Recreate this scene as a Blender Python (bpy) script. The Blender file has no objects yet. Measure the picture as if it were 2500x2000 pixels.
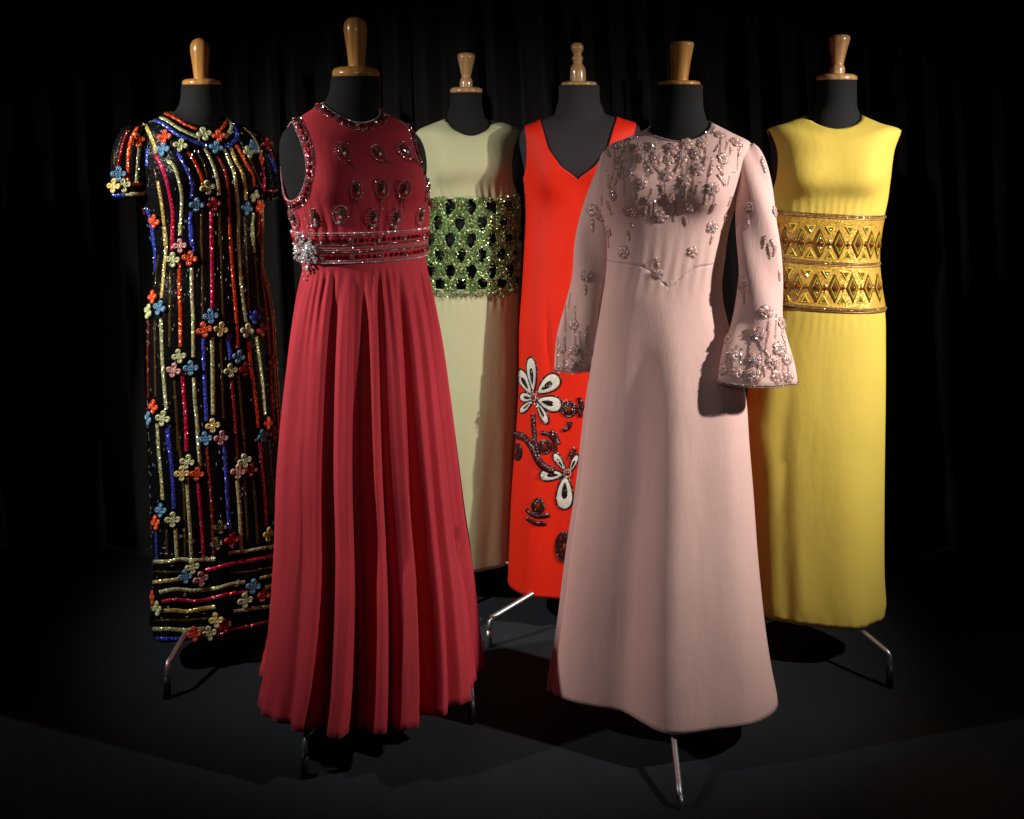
import bpy, math, random
import numpy as np
from mathutils import Vector, Matrix
from mathutils.bvhtree import BVHTree
random.seed(7); rng = np.random.default_rng(7)
SC = bpy.context.scene; COL = SC.collection
F, HC, PX0, PY0 = 2600.0, 1.42, 1250.0, 310.0     # focal length in pixels of the 2500 x 2000 photo, lens height, principal point

# ---------------------------------------------------------------- camera, world, lamps
cam = bpy.data.cameras.new('camera'); cam_o = bpy.data.objects.new('camera', cam); COL.objects.link(cam_o)
cam.sensor_width = 36; cam.sensor_fit = 'HORIZONTAL'; cam.lens = 36 * F / 2500
cam.shift_y = -(1000 - PY0) / 2500; cam.clip_end = 100; cam.clip_start = 0.05
cam_o.location = (0, 0, HC); cam_o.rotation_euler = (math.pi / 2, 0, 0)
SC.camera = cam_o
W = bpy.data.worlds.new('World'); SC.world = W; W.use_nodes = True
W.node_tree.nodes['Background'].inputs[0].default_value = (0.9, 0.8, 0.75, 1)
W.node_tree.nodes['Background'].inputs[1].default_value = 0.006
SC.view_settings.view_transform = 'Standard'; SC.view_settings.look = 'None'
SC.view_settings.exposure = 0; SC.view_settings.gamma = 1
SC.cycles.max_bounces = 5; SC.cycles.use_denoising = True

def spot(name, loc, target, power, size_deg, col, radius=.04, blend=.6):
    l = bpy.data.lights.new(name, 'SPOT'); l.energy = power; l.spot_size = math.radians(size_deg); l.spot_blend = blend
    l.color = col; l.shadow_soft_size = radius
    o = bpy.data.objects.new(name, l); COL.objects.link(o); o.location = loc
    o.rotation_euler = (Vector(target) - Vector(loc)).to_track_quat('-Z', 'Y').to_euler()
    return o
#LIGHTS
spot('key_or_fill_spot', (-1.95, 1.80, 1.85), (-.68, 2.85, .95), 212, 61, (1, .93, .84), .03, 1.0)
spot('key_or_fill_spot', (1.98, 1.66, 1.82), (.60, 2.75, .9), 290, 56, (1, .92, .82), .03, 1.0)
spot('key_or_fill_spot', (0.25, -0.6, 1.9), (.05, 3.0, 1.1), 21, 36, (1, .92, .84), .12, .9)  # weak front fill, an added lamp that lifts the shaded fronts of the dresses
#ENDLIGHTS

# ---------------------------------------------------------------- helpers
def tag(o, label=None, cat=None, group=None, kind=None):
    if label: o['label'] = label
    if cat: o['category'] = cat
    if group: o['group'] = group
    if kind: o['kind'] = kind
    return o
ORG = {}
def thing(name, label, cat, loc, group=None):
    o = bpy.data.objects.new(name, None); COL.objects.link(o); o.location = loc; o.empty_display_size = .1
    ORG[o.name] = Vector(loc); return tag(o, label, cat, group)
def mesh_of(name, V, Fc, mat, smooth=True):
    me = bpy.data.meshes.new(name)
    me.from_pydata([tuple(v) for v in V], [], [tuple(f) for f in Fc]); me.validate()
    if smooth and len(me.polygons): me.polygons.foreach_set('use_smooth', [True] * len(me.polygons))
    if isinstance(mat, (list, tuple)):
        for m in mat: me.materials.append(m)
    elif mat: me.materials.append(mat)
    me.update(); return me
def obj(name, V, Fc, mat, parent=None, smooth=True, solid=0, kind=None):
    """world-space vertices; the parent (if any) is an unrotated object with its origin in ORG"""
    org = ORG[parent.name] if parent else Vector((0, 0, 0))
    V = np.asarray(V, float).reshape(-1, 3) - np.array(org)
    me = mesh_of(name, V, Fc, mat, smooth)
    o = bpy.data.objects.new(name, me); COL.objects.link(o)
    if parent: o.parent = parent
    ORG[o.name] = org.copy()
    if solid:
        m = o.modifiers.new('thickness', 'SOLIDIFY'); m.thickness = solid; m.offset = -1
    if kind: o['kind'] = kind
    return o
def place(me, parent, M, name):
    """shared mesh placed by a world matrix under an unrotated parent"""
    o = bpy.data.objects.new(name, me); COL.objects.link(o); o.parent = parent
    M = M.copy(); org = ORG[parent.name]; M.translation = M.translation - org
    o.matrix_basis = M; return o
def sub(me, parent, M, name):
    o = bpy.data.objects.new(name, me); COL.objects.link(o); o.parent = parent; o.matrix_basis = M; return o
def frame(p, n, up=(0, 0, 1), roll=0, lift=0):
    n = Vector(n).normalized(); u = Vector(up); x = u.cross(n)
    if x.length < 1e-4: x = Vector((1, 0, 0))
    x.normalize(); y = n.cross(x)
    M = Matrix((x, y, n)).transposed().to_4x4() @ Matrix.Rotation(roll, 4, 'Z')
    M.translation = Vector(p) + n * lift; return M
def W3(px, py, d): return np.array([(px - PX0) * d / F, d, HC - (py - PY0) * d / F])
class MB:
    def __init__(s): s.V = []; s.F = []
    def add(s, V, Fc):
        n = len(s.V); s.V.extend([tuple(v) for v in V]); s.F.extend([tuple(i + n for i in f) for f in Fc])

# ---------------------------------------------------------------- materials
def mat(name):
    m = bpy.data.materials.new(name); m.use_nodes = True; nt = m.node_tree
    return m, nt, nt.nodes['Principled BSDF']
def nd(nt, t, **k):
    n = nt.nodes.new(t)
    for a, b in k.items():
        if a in n.inputs: n.inputs[a].default_value = b
        else: setattr(n, a, b)
    return n
def rgba(c): return (c[0], c[1], c[2], 1)
def cloth(name, col, rough=.75, weave=900, wstr=.25, crinkle=None, sheen=.25, var=.12, spec=.25, sub_=0, aniso=(1, 1, 1)):
    m, nt, b = mat(name); L = nt.links.new
    tc = nd(nt, 'ShaderNodeTexCoord')
    n1 = nd(nt, 'ShaderNodeTexNoise', Scale=7.0, Detail=4.0); L(tc.outputs['Object'], n1.inputs['Vector'])
    mr = nd(nt, 'ShaderNodeMapRange'); L(n1.outputs['Fac'], mr.inputs['Value'])
    mr.inputs['From Min'].default_value = .3; mr.inputs['From Max'].default_value = .7
    mr.inputs['To Min'].default_value = 1 - var; mr.inputs['To Max'].default_value = 1 + var
    mx = nd(nt, 'ShaderNodeVectorMath', operation='SCALE'); mx.inputs[0].default_value = col
    L(mr.outputs[0], mx.inputs['Scale']); L(mx.outputs[0], b.inputs['Base Color'])
    b.inputs['Roughness'].default_value = rough; b.inputs['Specular IOR Level'].default_value = spec
    b.inputs['Sheen Weight'].default_value = sheen; b.inputs['Sheen Roughness'].default_value = .4
    b.inputs['Sheen Tint'].default_value = rgba([min(1, c * 1.3 + .05) for c in col])
    mp = nd(nt, 'ShaderNodeMapping'); mp.inputs['Scale'].default_value = aniso; L(tc.outputs['Object'], mp.inputs['Vector'])
    w = nd(nt, 'ShaderNodeTexNoise', Scale=weave, Detail=2.0); L(mp.outputs[0], w.inputs['Vector'])
    bp = nd(nt, 'ShaderNodeBump', Strength=wstr, Distance=.0006); L(w.outputs['Fac'], bp.inputs['Height'])
    lf = nd(nt, 'ShaderNodeTexNoise', Scale=11.0, Detail=3.0, Distortion=.4); mpl = nd(nt, 'ShaderNodeMapping'); mpl.inputs['Scale'].default_value = (1, 1, .35); L(tc.outputs['Object'], mpl.inputs['Vector']); L(mpl.outputs[0], lf.inputs['Vector'])
    bl = nd(nt, 'ShaderNodeBump', Strength=.35, Distance=.012); L(lf.outputs['Fac'], bl.inputs['Height']); L(bl.outputs[0], bp.inputs['Normal'])
    last = bp
    if crinkle:
        sc, st, dist, sx = crinkle
        mp2 = nd(nt, 'ShaderNodeMapping'); mp2.inputs['Scale'].default_value = (sc, sc, sc * sx); L(tc.outputs['Object'], mp2.inputs['Vector'])
        c = nd(nt, 'ShaderNodeTexNoise', Scale=1.0, Detail=3.0, Distortion=.6); L(mp2.outputs[0], c.inputs['Vector'])
        b2 = nd(nt, 'ShaderNodeBump', Strength=st, Distance=dist); L(c.outputs['Fac'], b2.inputs['Height']); L(bp.outputs[0], b2.inputs['Normal']); last = b2
    L(last.outputs[0], b.inputs['Normal']); return m
def glitter(name, col, scale=700, tilt=.9, rough=.22, metal=.6, var=.5, irid=0.0, spec=.8):
    m, nt, b = mat(name); L = nt.links.new
    tc = nd(nt, 'ShaderNodeTexCoord'); v = nd(nt, 'ShaderNodeTexVoronoi', Scale=scale); L(tc.outputs['Object'], v.inputs['Vector'])
    s = nd(nt, 'ShaderNodeVectorMath', operation='SUBTRACT'); L(v.outputs['Color'], s.inputs[0]); s.inputs[1].default_value = (.5, .5, .5)
    k = nd(nt, 'ShaderNodeVectorMath', operation='SCALE'); L(s.outputs[0], k.inputs[0]); k.inputs['Scale'].default_value = tilt
    g = nd(nt, 'ShaderNodeNewGeometry'); a = nd(nt, 'ShaderNodeVectorMath', operation='ADD'); L(k.outputs[0], a.inputs[0]); L(g.outputs['Normal'], a.inputs[1])
    n = nd(nt, 'ShaderNodeVectorMath', operation='NORMALIZE'); L(a.outputs[0], n.inputs[0]); L(n.outputs[0], b.inputs['Normal'])
    sp = nd(nt, 'ShaderNodeSeparateColor'); L(v.outputs['Color'], sp.inputs[0])
    mr = nd(nt, 'ShaderNodeMapRange'); L(sp.outputs[0], mr.inputs['Value']); mr.inputs['To Min'].default_value = 1 - var; mr.inputs['To Max'].default_value = 1 + var
    c = nd(nt, 'ShaderNodeVectorMath', operation='SCALE'); c.inputs[0].default_value = col; L(mr.outputs[0], c.inputs['Scale'])
    if irid:
        hs = nd(nt, 'ShaderNodeHueSaturation'); L(c.outputs[0], hs.inputs['Color'])
        m2 = nd(nt, 'ShaderNodeMapRange'); L(sp.outputs[1], m2.inputs['Value']); m2.inputs['To Min'].default_value = .5 - irid; m2.inputs['To Max'].default_value = .5 + irid
        L(m2.outputs[0], hs.inputs['Hue']); L(hs.outputs[0], b.inputs['Base Color'])
    else: L(c.outputs[0], b.inputs['Base Color'])
    b.inputs['Roughness'].default_value = rough; b.inputs['Metallic'].default_value = metal; b.inputs['Specular IOR Level'].default_value = spec
    return m
def glossy(name, col, rough=.1, metal=0., coat=.5, spec=.6, noise=0, trans=0):
    m, nt, b = mat(name); L = nt.links.new
    b.inputs['Base Color'].default_value = rgba(col); b.inputs['Roughness'].default_value = rough
    b.inputs['Metallic'].default_value = metal; b.inputs['Coat Weight'].default_value = coat; b.inputs['Specular IOR Level'].default_value = spec
    if trans: b.inputs['Transmission Weight'].default_value = trans
    tc = nd(nt, 'ShaderNodeTexCoord'); n = nd(nt, 'ShaderNodeTexNoise', Scale=60.0, Detail=3.0); L(tc.outputs['Object'], n.inputs['Vector'])
    mr = nd(nt, 'ShaderNodeMapRange'); L(n.outputs['Fac'], mr.inputs['Value']); mr.inputs['To Min'].default_value = max(rough - .08, .02); mr.inputs['To Max'].default_value = rough + .12
    L(mr.outputs[0], b.inputs['Roughness']); return m
def wood(name, light, dark, scale=14):
    m, nt, b = mat(name); L = nt.links.new
    tc = nd(nt, 'ShaderNodeTexCoord'); mp = nd(nt, 'ShaderNodeMapping'); mp.inputs['Scale'].default_value = (scale, scale * .6, scale * .09); L(tc.outputs['Object'], mp.inputs['Vector'])
    n0 = nd(nt, 'ShaderNodeTexNoise', Scale=3.2, Detail=6.0, Distortion=1.2); L(mp.outputs[0], n0.inputs['Vector'])
    wv = nd(nt, 'ShaderNodeTexWave', Scale=1.2, Distortion=9.0, Detail=3.0); L(mp.outputs[0], wv.inputs['Vector'])
    ad = nd(nt, 'ShaderNodeMath', operation='MULTIPLY_ADD'); L(wv.outputs['Fac'], ad.inputs[0]); ad.inputs[1].default_value = .25; L(n0.outputs['Fac'], ad.inputs[2])
    cr = nd(nt, 'ShaderNodeValToRGB'); L(ad.outputs[0], cr.inputs[0]); cr.color_ramp.elements[0].position = .3; cr.color_ramp.elements[1].position = .85
    cr.color_ramp.elements[0].color = rgba(dark); cr.color_ramp.elements[1].color = rgba(light)
    # pores
    n2 = nd(nt, 'ShaderNodeTexNoise', Scale=130.0, Detail=1.0); L(tc.outputs['Object'], n2.inputs['Vector'])
    th = nd(nt, 'ShaderNodeMapRange'); L(n2.outputs['Fac'], th.inputs['Value']); th.inputs['From Min'].default_value = .70; th.inputs['From Max'].default_value = .78
    mx = nd(nt, 'ShaderNodeMix', data_type='RGBA'); L(th.outputs[0], mx.inputs[0]); L(cr.outputs[0], mx.inputs[6]); mx.inputs[7].default_value = rgba([c * .4 for c in dark])
    L(mx.outputs[2], b.inputs['Base Color']); b.inputs['Roughness'].default_value = .28; b.inputs['Coat Weight'].default_value = .9; b.inputs['Coat Roughness'].default_value = .07
    return m

# ---------------------------------------------------------------- surface of a body or dress
def sstep(a, b, x): t = np.clip((x - a) / (b - a), 0, 1); return t * t * (3 - 2 * t)
class Surf:
    """rings low->high, each dict(c=(x,y), a, bf, bb, zl, zr, zf, zb, p) in metres; b=0 faces the front, b=+90 the picture's right"""
    def __init__(s, rings, yaw, nb=160, step=.014, disp=None):
        s.yaw = yaw; s.nb = nb; b = np.linspace(-math.pi, math.pi, nb, endpoint=False); s.b = b
        cy, sy = math.cos(yaw), math.sin(yaw); R = np.array([cy, sy, 0]); Fd = np.array([sy, -cy, 0]); s.R, s.Fd = R, Fd
        A = []
        for r in rings:
            sn, cs = np.sin(b), np.cos(b); q = r.get('q', 1.0)
            sx = np.sign(sn) * np.abs(sn) ** q; cx = np.sign(cs) * np.abs(cs) ** q
            bd = np.where(cs > 0, r['bf'], r['bb'])
            P = np.array([r['c'][0], r['c'][1], 0]) + np.outer(r['a'] * sx, R) + np.outer(bd * cx, Fd)
            w = np.abs(cs) ** r.get('p', 2)
            z = np.where(sn < 0, r['zl'], r['zr']) * (1 - w) + np.where(cs > 0, r['zf'], r['zb']) * w
            if r['zl'] != r['zr']:
                zm = (r['zl'] + r['zr']) / 2 + (r['zr'] - r['zl']) / 2 * sn; z = zm * (1 - w) + np.where(cs > 0, r['zf'], r['zb']) * w
            P[:, 2] = z; A.append(P)
        A = np.array(A); n = len(A); out = []; cid = []
        for i in range(n - 1):
            p0 = A[i - 1] if i > 0 else 2 * A[0] - A[1]; p1, p2 = A[i], A[i + 1]; p3 = A[i + 2] if i + 2 < n else 2 * A[-1] - A[-2]
            L = np.linalg.norm(p2 - p1, axis=1).max(); k = max(2, int(L / step))
            def tj(a, b_): return np.sqrt(np.linalg.norm(b_ - a, axis=1)) + 1e-5
            t1 = tj(p0, p1); t2 = t1 + tj(p1, p2); t3 = t2 + tj(p2, p3)
            for j in range(k + (1 if i == n - 2 else 0)):
                t = (t1 + (t2 - t1) * j / k)[:, None]; T1, T2, T3 = t1[:, None], t2[:, None], t3[:, None]
                A1 = (T1 - t) / T1 * p0 + t / T1 * p1; A2 = (T2 - t) / (T2 - T1) * p1 + (t - T1) / (T2 - T1) * p2; A3 = (T3 - t) / (T3 - T2) * p2 + (t - T2) / (T3 - T2) * p3
                B1 = (T2 - t) / T2 * A1 + t / T2 * A2; B2 = (T3 - t) / (T3 - T1) * A2 + (t - T1) / (T3 - T1) * A3
                out.append((T2 - t) / (T2 - T1) * B1 + (t - T1) / (T2 - T1) * B2); cid.append(i + j / k)
        s.P = np.array(out); s.cid = np.array(cid); s.B = np.tile(b, (len(out), 1)); s.rings = rings
        if disp is not None:
            N = s.normals(); s.P = s.P + N * disp(s.B, s.P)[:, :, None]
        s.N = s.normals()
    def normals(s):
        P = s.P; du = np.roll(P, -1, 1) - np.roll(P, 1, 1); dv = np.gradient(P, axis=0); N = np.cross(du, dv)
        return N / (np.linalg.norm(N, axis=2, keepdims=True) + 1e-12)
    def local(s):
        c = np.array([s.rings[len(s.rings) // 2]['c'][0], s.rings[len(s.rings) // 2]['c'][1], 0])
        return c
    def part(s, Fv, grow=0.0):
        """vertices and faces of the region Fv > 0, cut cleanly along Fv = 0"""
        P = s.P + s.N * grow; nv, nb = Fv.shape; V = []; idx = {}; Fc = []
        def vid(i, j):
            k = (i, j)
            if k not in idx: idx[k] = len(V); V.append(P[i, j])
            return idx[k]
        def eid(a, c):
            k = (a, c) if a < c else (c, a)
            if k not in idx:
                (i0, j0), (i1, j1) = k; f0, f1 = Fv[i0, j0], Fv[i1, j1]; t = f0 / (f0 - f1)
                idx[k] = len(V); V.append(P[i0, j0] * (1 - t) + P[i1, j1] * t)
            return idx[k]
        pos = Fv > 0
        any_ = pos[:-1] | pos[1:] | np.roll(pos, -1, 1)[:-1] | np.roll(pos, -1, 1)[1:]
        for i, j in zip(*np.nonzero(any_)):
            j2 = (j + 1) % nb; q = [(i, j), (i, j2), (i + 1, j2), (i + 1, j)]; poly = []
            for k in range(4):
                a, c = q[k], q[(k + 1) % 4]; pa, pc = pos[a], pos[c]
                if pa: poly.append(vid(*a))
                if pa != pc: poly.append(eid(a, c))
            if len(poly) > 2: Fc.append(poly)
        return V, Fc
    def at(s, b, z, lift=0):
        """point and normal at angle b, height z (body below the armpits)"""
        fj = ((b + math.pi) / (2 * math.pi) * s.nb) % s.nb; j = int(fj) % s.nb; t = fj - int(fj); j2 = (j + 1) % s.nb
        col = s.P[:, j] * (1 - t) + s.P[:, j2] * t; zc = col[:, 2]
        i = int(np.argmax(zc > z)); i = max(1, i); u = (z - zc[i - 1]) / (zc[i] - zc[i - 1] + 1e-9); u = min(max(u, 0), 1)
        p = col[i - 1] * (1 - u) + col[i] * u; n = s.N[i, j] * (1 - t) + s.N[i, j2] * t
        return p + n * lift, n
def lower(rows, d, yaw, k):
    out = []
    for r in rows:
        y, xl, xr = r[:3]; kk = r[3] if len(r) > 3 else k
        w = (xr - xl) / 2 * d / F; a = w / math.sqrt(math.cos(yaw) ** 2 + (kk * math.sin(yaw)) ** 2); z = HC - (y - PY0) * d / F
        cx = ((xl + xr) / 2 - PX0) * d / F; b = np.linspace(0, 2 * math.pi, 240); cy, sy = math.cos(yaw), math.sin(yaw)
        for _ in range(5):      # widths and centre corrected for the nearer side reading larger
            X = cx + a * np.sin(b) * cy + kk * a * np.cos(b) * sy; Y = d + a * np.sin(b) * sy - kk * a * np.cos(b) * cy; px = PX0 + F * X / Y
            cx += ((xl + xr) - (px.min() + px.max())) / 2 * d / F; a *= (xr - xl) / (px.max() - px.min())
        out.append(dict(c=(cx, d), a=a, bf=kk * a, bb=kk * a, zl=z, zr=z, zf=z, zb=z))
    return out
def ring(L, R, d, yaw, yf, yb, bf, bb, p=2, q=1.0, dy=0):
    """ring through a left and a right picture point at depth d; yf, yb = picture heights of the front and back"""
    w = (R[0] - L[0]) / 2 * d / F; cx = ((L[0] + R[0]) / 2 - PX0) * d / F; b = np.linspace(0, 2 * math.pi, 240); cy, sy = math.cos(yaw), math.sin(yaw); a = w / cy
    for _ in range(5):
        B_ = np.where(np.cos(b) > 0, bf, bb) * np.cos(b); X = cx + a * np.sin(b) * cy + B_ * sy; Y = d + a * np.sin(b) * sy - B_ * cy; px = PX0 + F * X / Y
        cx += ((L[0] + R[0]) - (px.min() + px.max())) / 2 * d / F; a *= (R[0] - L[0]) / (px.max() - px.min())
    Z = lambda y: HC - (y - PY0) * d / F
    return dict(c=(cx, d + dy), a=a, bf=bf, bb=bb, zl=Z(L[1]), zr=Z(R[1]), zf=Z(yf), zb=Z(yb), p=p, q=q)
class Caster:
    def __init__(s): s.V = []; s.F = []
    def add(s, V, Fc):
        n = len(s.V); s.V += [Vector(v) for v in V]; s.F += [tuple(i + n for i in f) for f in Fc]
    def done(s): s.t = BVHTree.FromPolygons(s.V, s.F); return s
    def __call__(s, px, py):
        o = Vector((0, 0, HC)); dr = Vector(((px - PX0) / F, 1, -(py - PY0) / F)).normalized()
        h = s.t.ray_cast(o, dr)
        if h[0] is None: return None
        n = h[1]
        if n.dot(dr) > 0: n = -n
        return h[0], n
def smooth_line(pts, step):
    pts = [np.array(p, float) for p in pts]
    if len(pts) == 2: pts = [pts[0], (pts[0] + pts[1]) / 2, pts[1]]
    out = []
    for i in range(len(pts) - 1):
        p0 = pts[max(i - 1, 0)]; p1 = pts[i]; p2 = pts[i + 1]; p3 = pts[min(i + 2, len(pts) - 1)]
        k = max(1, int(np.linalg.norm(p2 - p1) / step))
        for j in range(k):
            t = j / k; out.append(.5 * ((2 * p1) + (-p0 + p2) * t + (2 * p0 - 5 * p1 + 4 * p2 - p3) * t * t + (-p0 + 3 * p1 - 3 * p2 + p3) * t ** 3))
    out.append(pts[-1]); return out
def ribbon_mesh(PN, w, h, closed=False, prof=None, sink=.001):
    """raised band along surface points PN=[(p,n)]"""
    V, Fc = [], []; n = len(PN)
    prof = prof or [(-1, -.3), (-.75, .7), (0, 1), (.75, .7), (1, -.3)]
    for i, (p, nn) in enumerate(PN):
        p = Vector(p); nn = Vector(nn).normalized()
        a = Vector(PN[(i - 1) % n if closed else max(i - 1, 0)][0]); c = Vector(PN[(i + 1) % n if closed else min(i + 1, n - 1)][0])
        t = (c - a); t = t.normalized() if t.length > 1e-7 else Vector((0, 0, -1)); sd = nn.cross(t).normalized()
        for (u, v) in prof: V.append(p + sd * (u * w) + nn * (v * h - sink))
    m = len(prof)
    for i in range(n if closed else n - 1):
        for k in range(m - 1):
            a = i * m + k; b2 = ((i + 1) % n) * m + k; Fc.append((a, a + 1, b2 + 1, b2))
    return V, Fc
def cast_line(C, pts, step=7):
    segs = []; cur = []
    for q in smooth_line(pts, step):
        h = C(q[0], q[1])
        if h is None or (cur and (Vector(h[0]) - Vector(cur[-1][0])).length > .06):
            if len(cur) > 2: segs.append(cur)
            cur = []
        if h: cur.append(h)
    if len(cur) > 2: segs.append(cur)
    return segs
# little solids
def ico(r=1, sub_=0):
    import bmesh
    bm = bmesh.new(); bmesh.ops.create_icosphere(bm, subdivisions=sub_ + 1, radius=r); V = [v.co.copy() for v in bm.verts]; Fc = [[v.index for v in f.verts] for f in bm.faces]; bm.free(); return V, Fc
ICO = ico(1, 0)
OCT = ([Vector(v) for v in ((1, 0, 0), (-1, 0, 0), (0, 1, 0), (0, -1, 0), (0, 0, 1), (0, 0, -1))], [(0, 2, 4), (2, 1, 4), (1, 3, 4), (3, 0, 4), (2, 0, 5), (1, 2, 5), (3, 1, 5), (0, 3, 5)])
def bead(mb, p, r, shape=ICO):
    R = Matrix.Rotation(random.random() * 6.28, 3, Vector((random.random() - .5, random.random() - .5, random.random() - .5)))
    mb.add([Vector(p) + (R @ v) * r for v in shape[0]], shape[1])
def bead_row(mb, PN, sp, r, off=0, lift=.6, jit=.12):
    """beads every sp metres along a line of surface points, off metres to its side"""
    acc = 0
    for i in range(len(PN) - 1):
        a, b2 = Vector(PN[i][0]), Vector(PN[i + 1][0]); L = (b2 - a).length; n = Vector(PN[i][1]).normalized()
        if L < 1e-7: continue
        t = (b2 - a) / L; sd = n.cross(t)
        while acc < L:
            bead(mb, a + t * acc + sd * (off + random.uniform(-jit, jit) * r) + n * r * lift, r * random.uniform(.85, 1.15)); acc += sp
        acc -= L
def lathe(prof, c, seg=32, lean=(0, 0)):
    """prof = [(r, z)] from the bottom up, c = (x, y)"""
    V, Fc = [], []; z0 = prof[0][1]
    for r, z in prof:
        for k in range(seg):
            a = 2 * math.pi * k / seg; V.append((c[0] + r * math.cos(a) + lean[0] * (z - z0), c[1] + r * math.sin(a) + lean[1] * (z - z0), z))
    for i in range(len(prof) - 1):
        for k in range(seg):
            k2 = (k + 1) % seg; Fc.append((i * seg + k, i * seg + k2, (i + 1) * seg + k2, (i + 1) * seg + k))
    Fc.append(tuple(range(seg))[::-1]); Fc.append(tuple((len(prof) - 1) * seg + k for k in range(seg)))
    return V, Fc
def tube(pts, r, seg=10):
    V, Fc = [], []; pts = [Vector(p) for p in pts]; up = Vector((.3, .2, 1)).normalized(); n = len(pts)
    for i, p in enumerate(pts):
        t = (pts[min(i + 1, n - 1)] - pts[max(i - 1, 0)]).normalized(); x = t.cross(up)
        x = x.normalized() if x.length > .05 else t.cross(Vector((1, 0, 0))).normalized(); y = t.cross(x)
        rr = r[i] if isinstance(r, (list, tuple)) else r
        for k in range(seg): a = 2 * math.pi * k / seg; V.append(p + x * (rr * math.cos(a)) + y * (rr * math.sin(a)))
    for i in range(n - 1):
        for k in range(seg): k2 = (k + 1) % seg; Fc.append((i * seg + k, i * seg + k2, (i + 1) * seg + k2, (i + 1) * seg + k))
    Fc.append(tuple(range(seg))[::-1]); Fc.append(tuple((n - 1) * seg + k for k in range(seg)))
    return V, Fc

M_ = {}
M_['jersey'] = cloth('black_jersey', (.010, .0105, .012), .85, 1400, .3, sheen=.35, var=.1, spec=.2)
M_['jersey_grey'] = cloth('charcoal_jersey', (.030, .025, .031), .85, 1400, .3, sheen=.3, var=.08, spec=.2)
M_['wood'] = wood('honey_wood', (.60, .30, .075), (.36, .15, .03))
M_['wood_pale'] = wood('pale_beech', (.58, .34, .16), (.40, .20, .075))
M_['chrome'] = glossy('brushed_steel', (.62, .62, .64), .42, 1.0, 0)
M_['rubber'] = glossy('black_rubber', (.008, .008, .009), .45, 0, 0, .4)
# ---------------------------------------------------------------- the room
def build_room():
    m, nt, b = mat('dark_carpet'); L = nt.links.new; tc = nd(nt, 'ShaderNodeTexCoord')
    n = nd(nt, 'ShaderNodeTexNoise', Scale=2.2, Detail=6.0, Roughness=.6); L(tc.outputs['Object'], n.inputs['Vector'])
    n2 = nd(nt, 'ShaderNodeTexNoise', Scale=420.0, Detail=2.0); L(tc.outputs['Object'], n2.inputs['Vector'])
    ad = nd(nt, 'ShaderNodeMath', operation='MULTIPLY'); L(n.outputs['Fac'], ad.inputs[0]); L(n2.outputs['Fac'], ad.inputs[1])
    cr = nd(nt, 'ShaderNodeValToRGB'); L(ad.outputs[0], cr.inputs[0]); cr.color_ramp.elements[0].position = .12; cr.color_ramp.elements[1].position = .42
    cr.color_ramp.elements[0].color = (.015, .018, .023, 1); cr.color_ramp.elements[1].color = (.028, .033, .042, 1); L(cr.outputs[0], b.inputs['Base Color'])
    b.inputs['Roughness'].default_value = .9; b.inputs['Specular IOR Level'].default_value = .12
    bp = nd(nt, 'ShaderNodeBump', Strength=.5, Distance=.002); L(n2.outputs['Fac'], bp.inputs['Height']); L(bp.outputs[0], b.inputs['Normal'])
    nx, ny = 60, 50; V = []; Fc = []
    for j in range(ny + 1):
        for i in range(nx + 1):
            x = -5 + 10 * i / nx; y = -1.5 + 7 * j / ny; V.append((x, y, 0))
    for j in range(ny):
        for i in range(nx): a = j * (nx + 1) + i; Fc.append((a, a + 1, a + nx + 2, a + nx + 1))
    obj('floor', V, Fc, m, kind='structure')
    # black stage curtain, folds spreading towards the top
    cm = cloth('black_velour', (.0085, .0085, .0088), .85, 300, .2, sheen=.35, var=.15, spec=.1)
    def curtain(x0, x1, y, seed, name, label, nz=46):
        r = np.random.default_rng(seed); n = int((x1 - x0) / .008); V = []; Fc = []
        xs = np.linspace(x0, x1, n); folds = []; x = x0
        while x < x1: folds.append((x, r.uniform(.5, 1.0), r.uniform(.016, .034))); x += r.uniform(.07, .17)
        for k in range(nz + 1):
            z = .004 + 3.3 * k / nz; dy = np.zeros(n)
            for (fx, fa, fw) in folds:
                c = fx - (z - 1.5) * .055 * fa; dy += fa * np.exp(-((xs - c) / fw) ** 2)
            dy = -.085 * dy + .02 * np.sin(xs * 3 + z * .7)
            for i in range(n): V.append((xs[i], y + dy[i], z))
        for k in range(nz):
            for i in range(n - 1): a = k * n + i; Fc.append((a, a + 1, a + n + 1, a + n))
        o = obj(name, V, Fc, cm); tag(o, label, 'curtain', 'black curtains hung behind the dresses')
    curtain(-2.7, .2, 3.62, 3, 'stage_curtain', 'black pleated curtain hanging behind the three dresses on the left')
    curtain(.16, 3.4, 3.66, 5, 'stage_curtain', 'black pleated curtain hanging behind the pink and yellow dresses on the right')
    # pale panel edge seen past the curtain's end
    pm = cloth('grey_board', (.1, .11, .1), .8, 200, .1, sheen=0)
    x1 = W3(12, 0, 3.42)[0]; z0 = W3(0, 1338, 3.42)[2]; V = []; Fc = []
    t = [(x1 - .9, 3.42, z0), (x1, 3.42, z0), (x1 - .02, 3.42, z0 + .175), (x1 - .9, 3.42, z0 + .175)]
    V = t + [(p[0], p[1] + .03, p[2]) for p in t]
    Fc = [(0, 1, 2, 3), (7, 6, 5, 4), (0, 4, 5, 1), (1, 5, 6, 2), (2, 6, 7, 3), (3, 7, 4, 0)]
    o = thing('display_board', 'low grey board, its edge just in view against the curtain at the far left', 'board', (x1 - .4, 3.43, 0))
    obj('panel', V, Fc, pm, o, smooth=False)
    for s in (-.75, -.1):
        obj('leg', *tube([(x1 + s, 3.435, 0.0), (x1 + s, 3.435, z0 + .01)], .012), M_['chrome'], o)
build_room()

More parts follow.
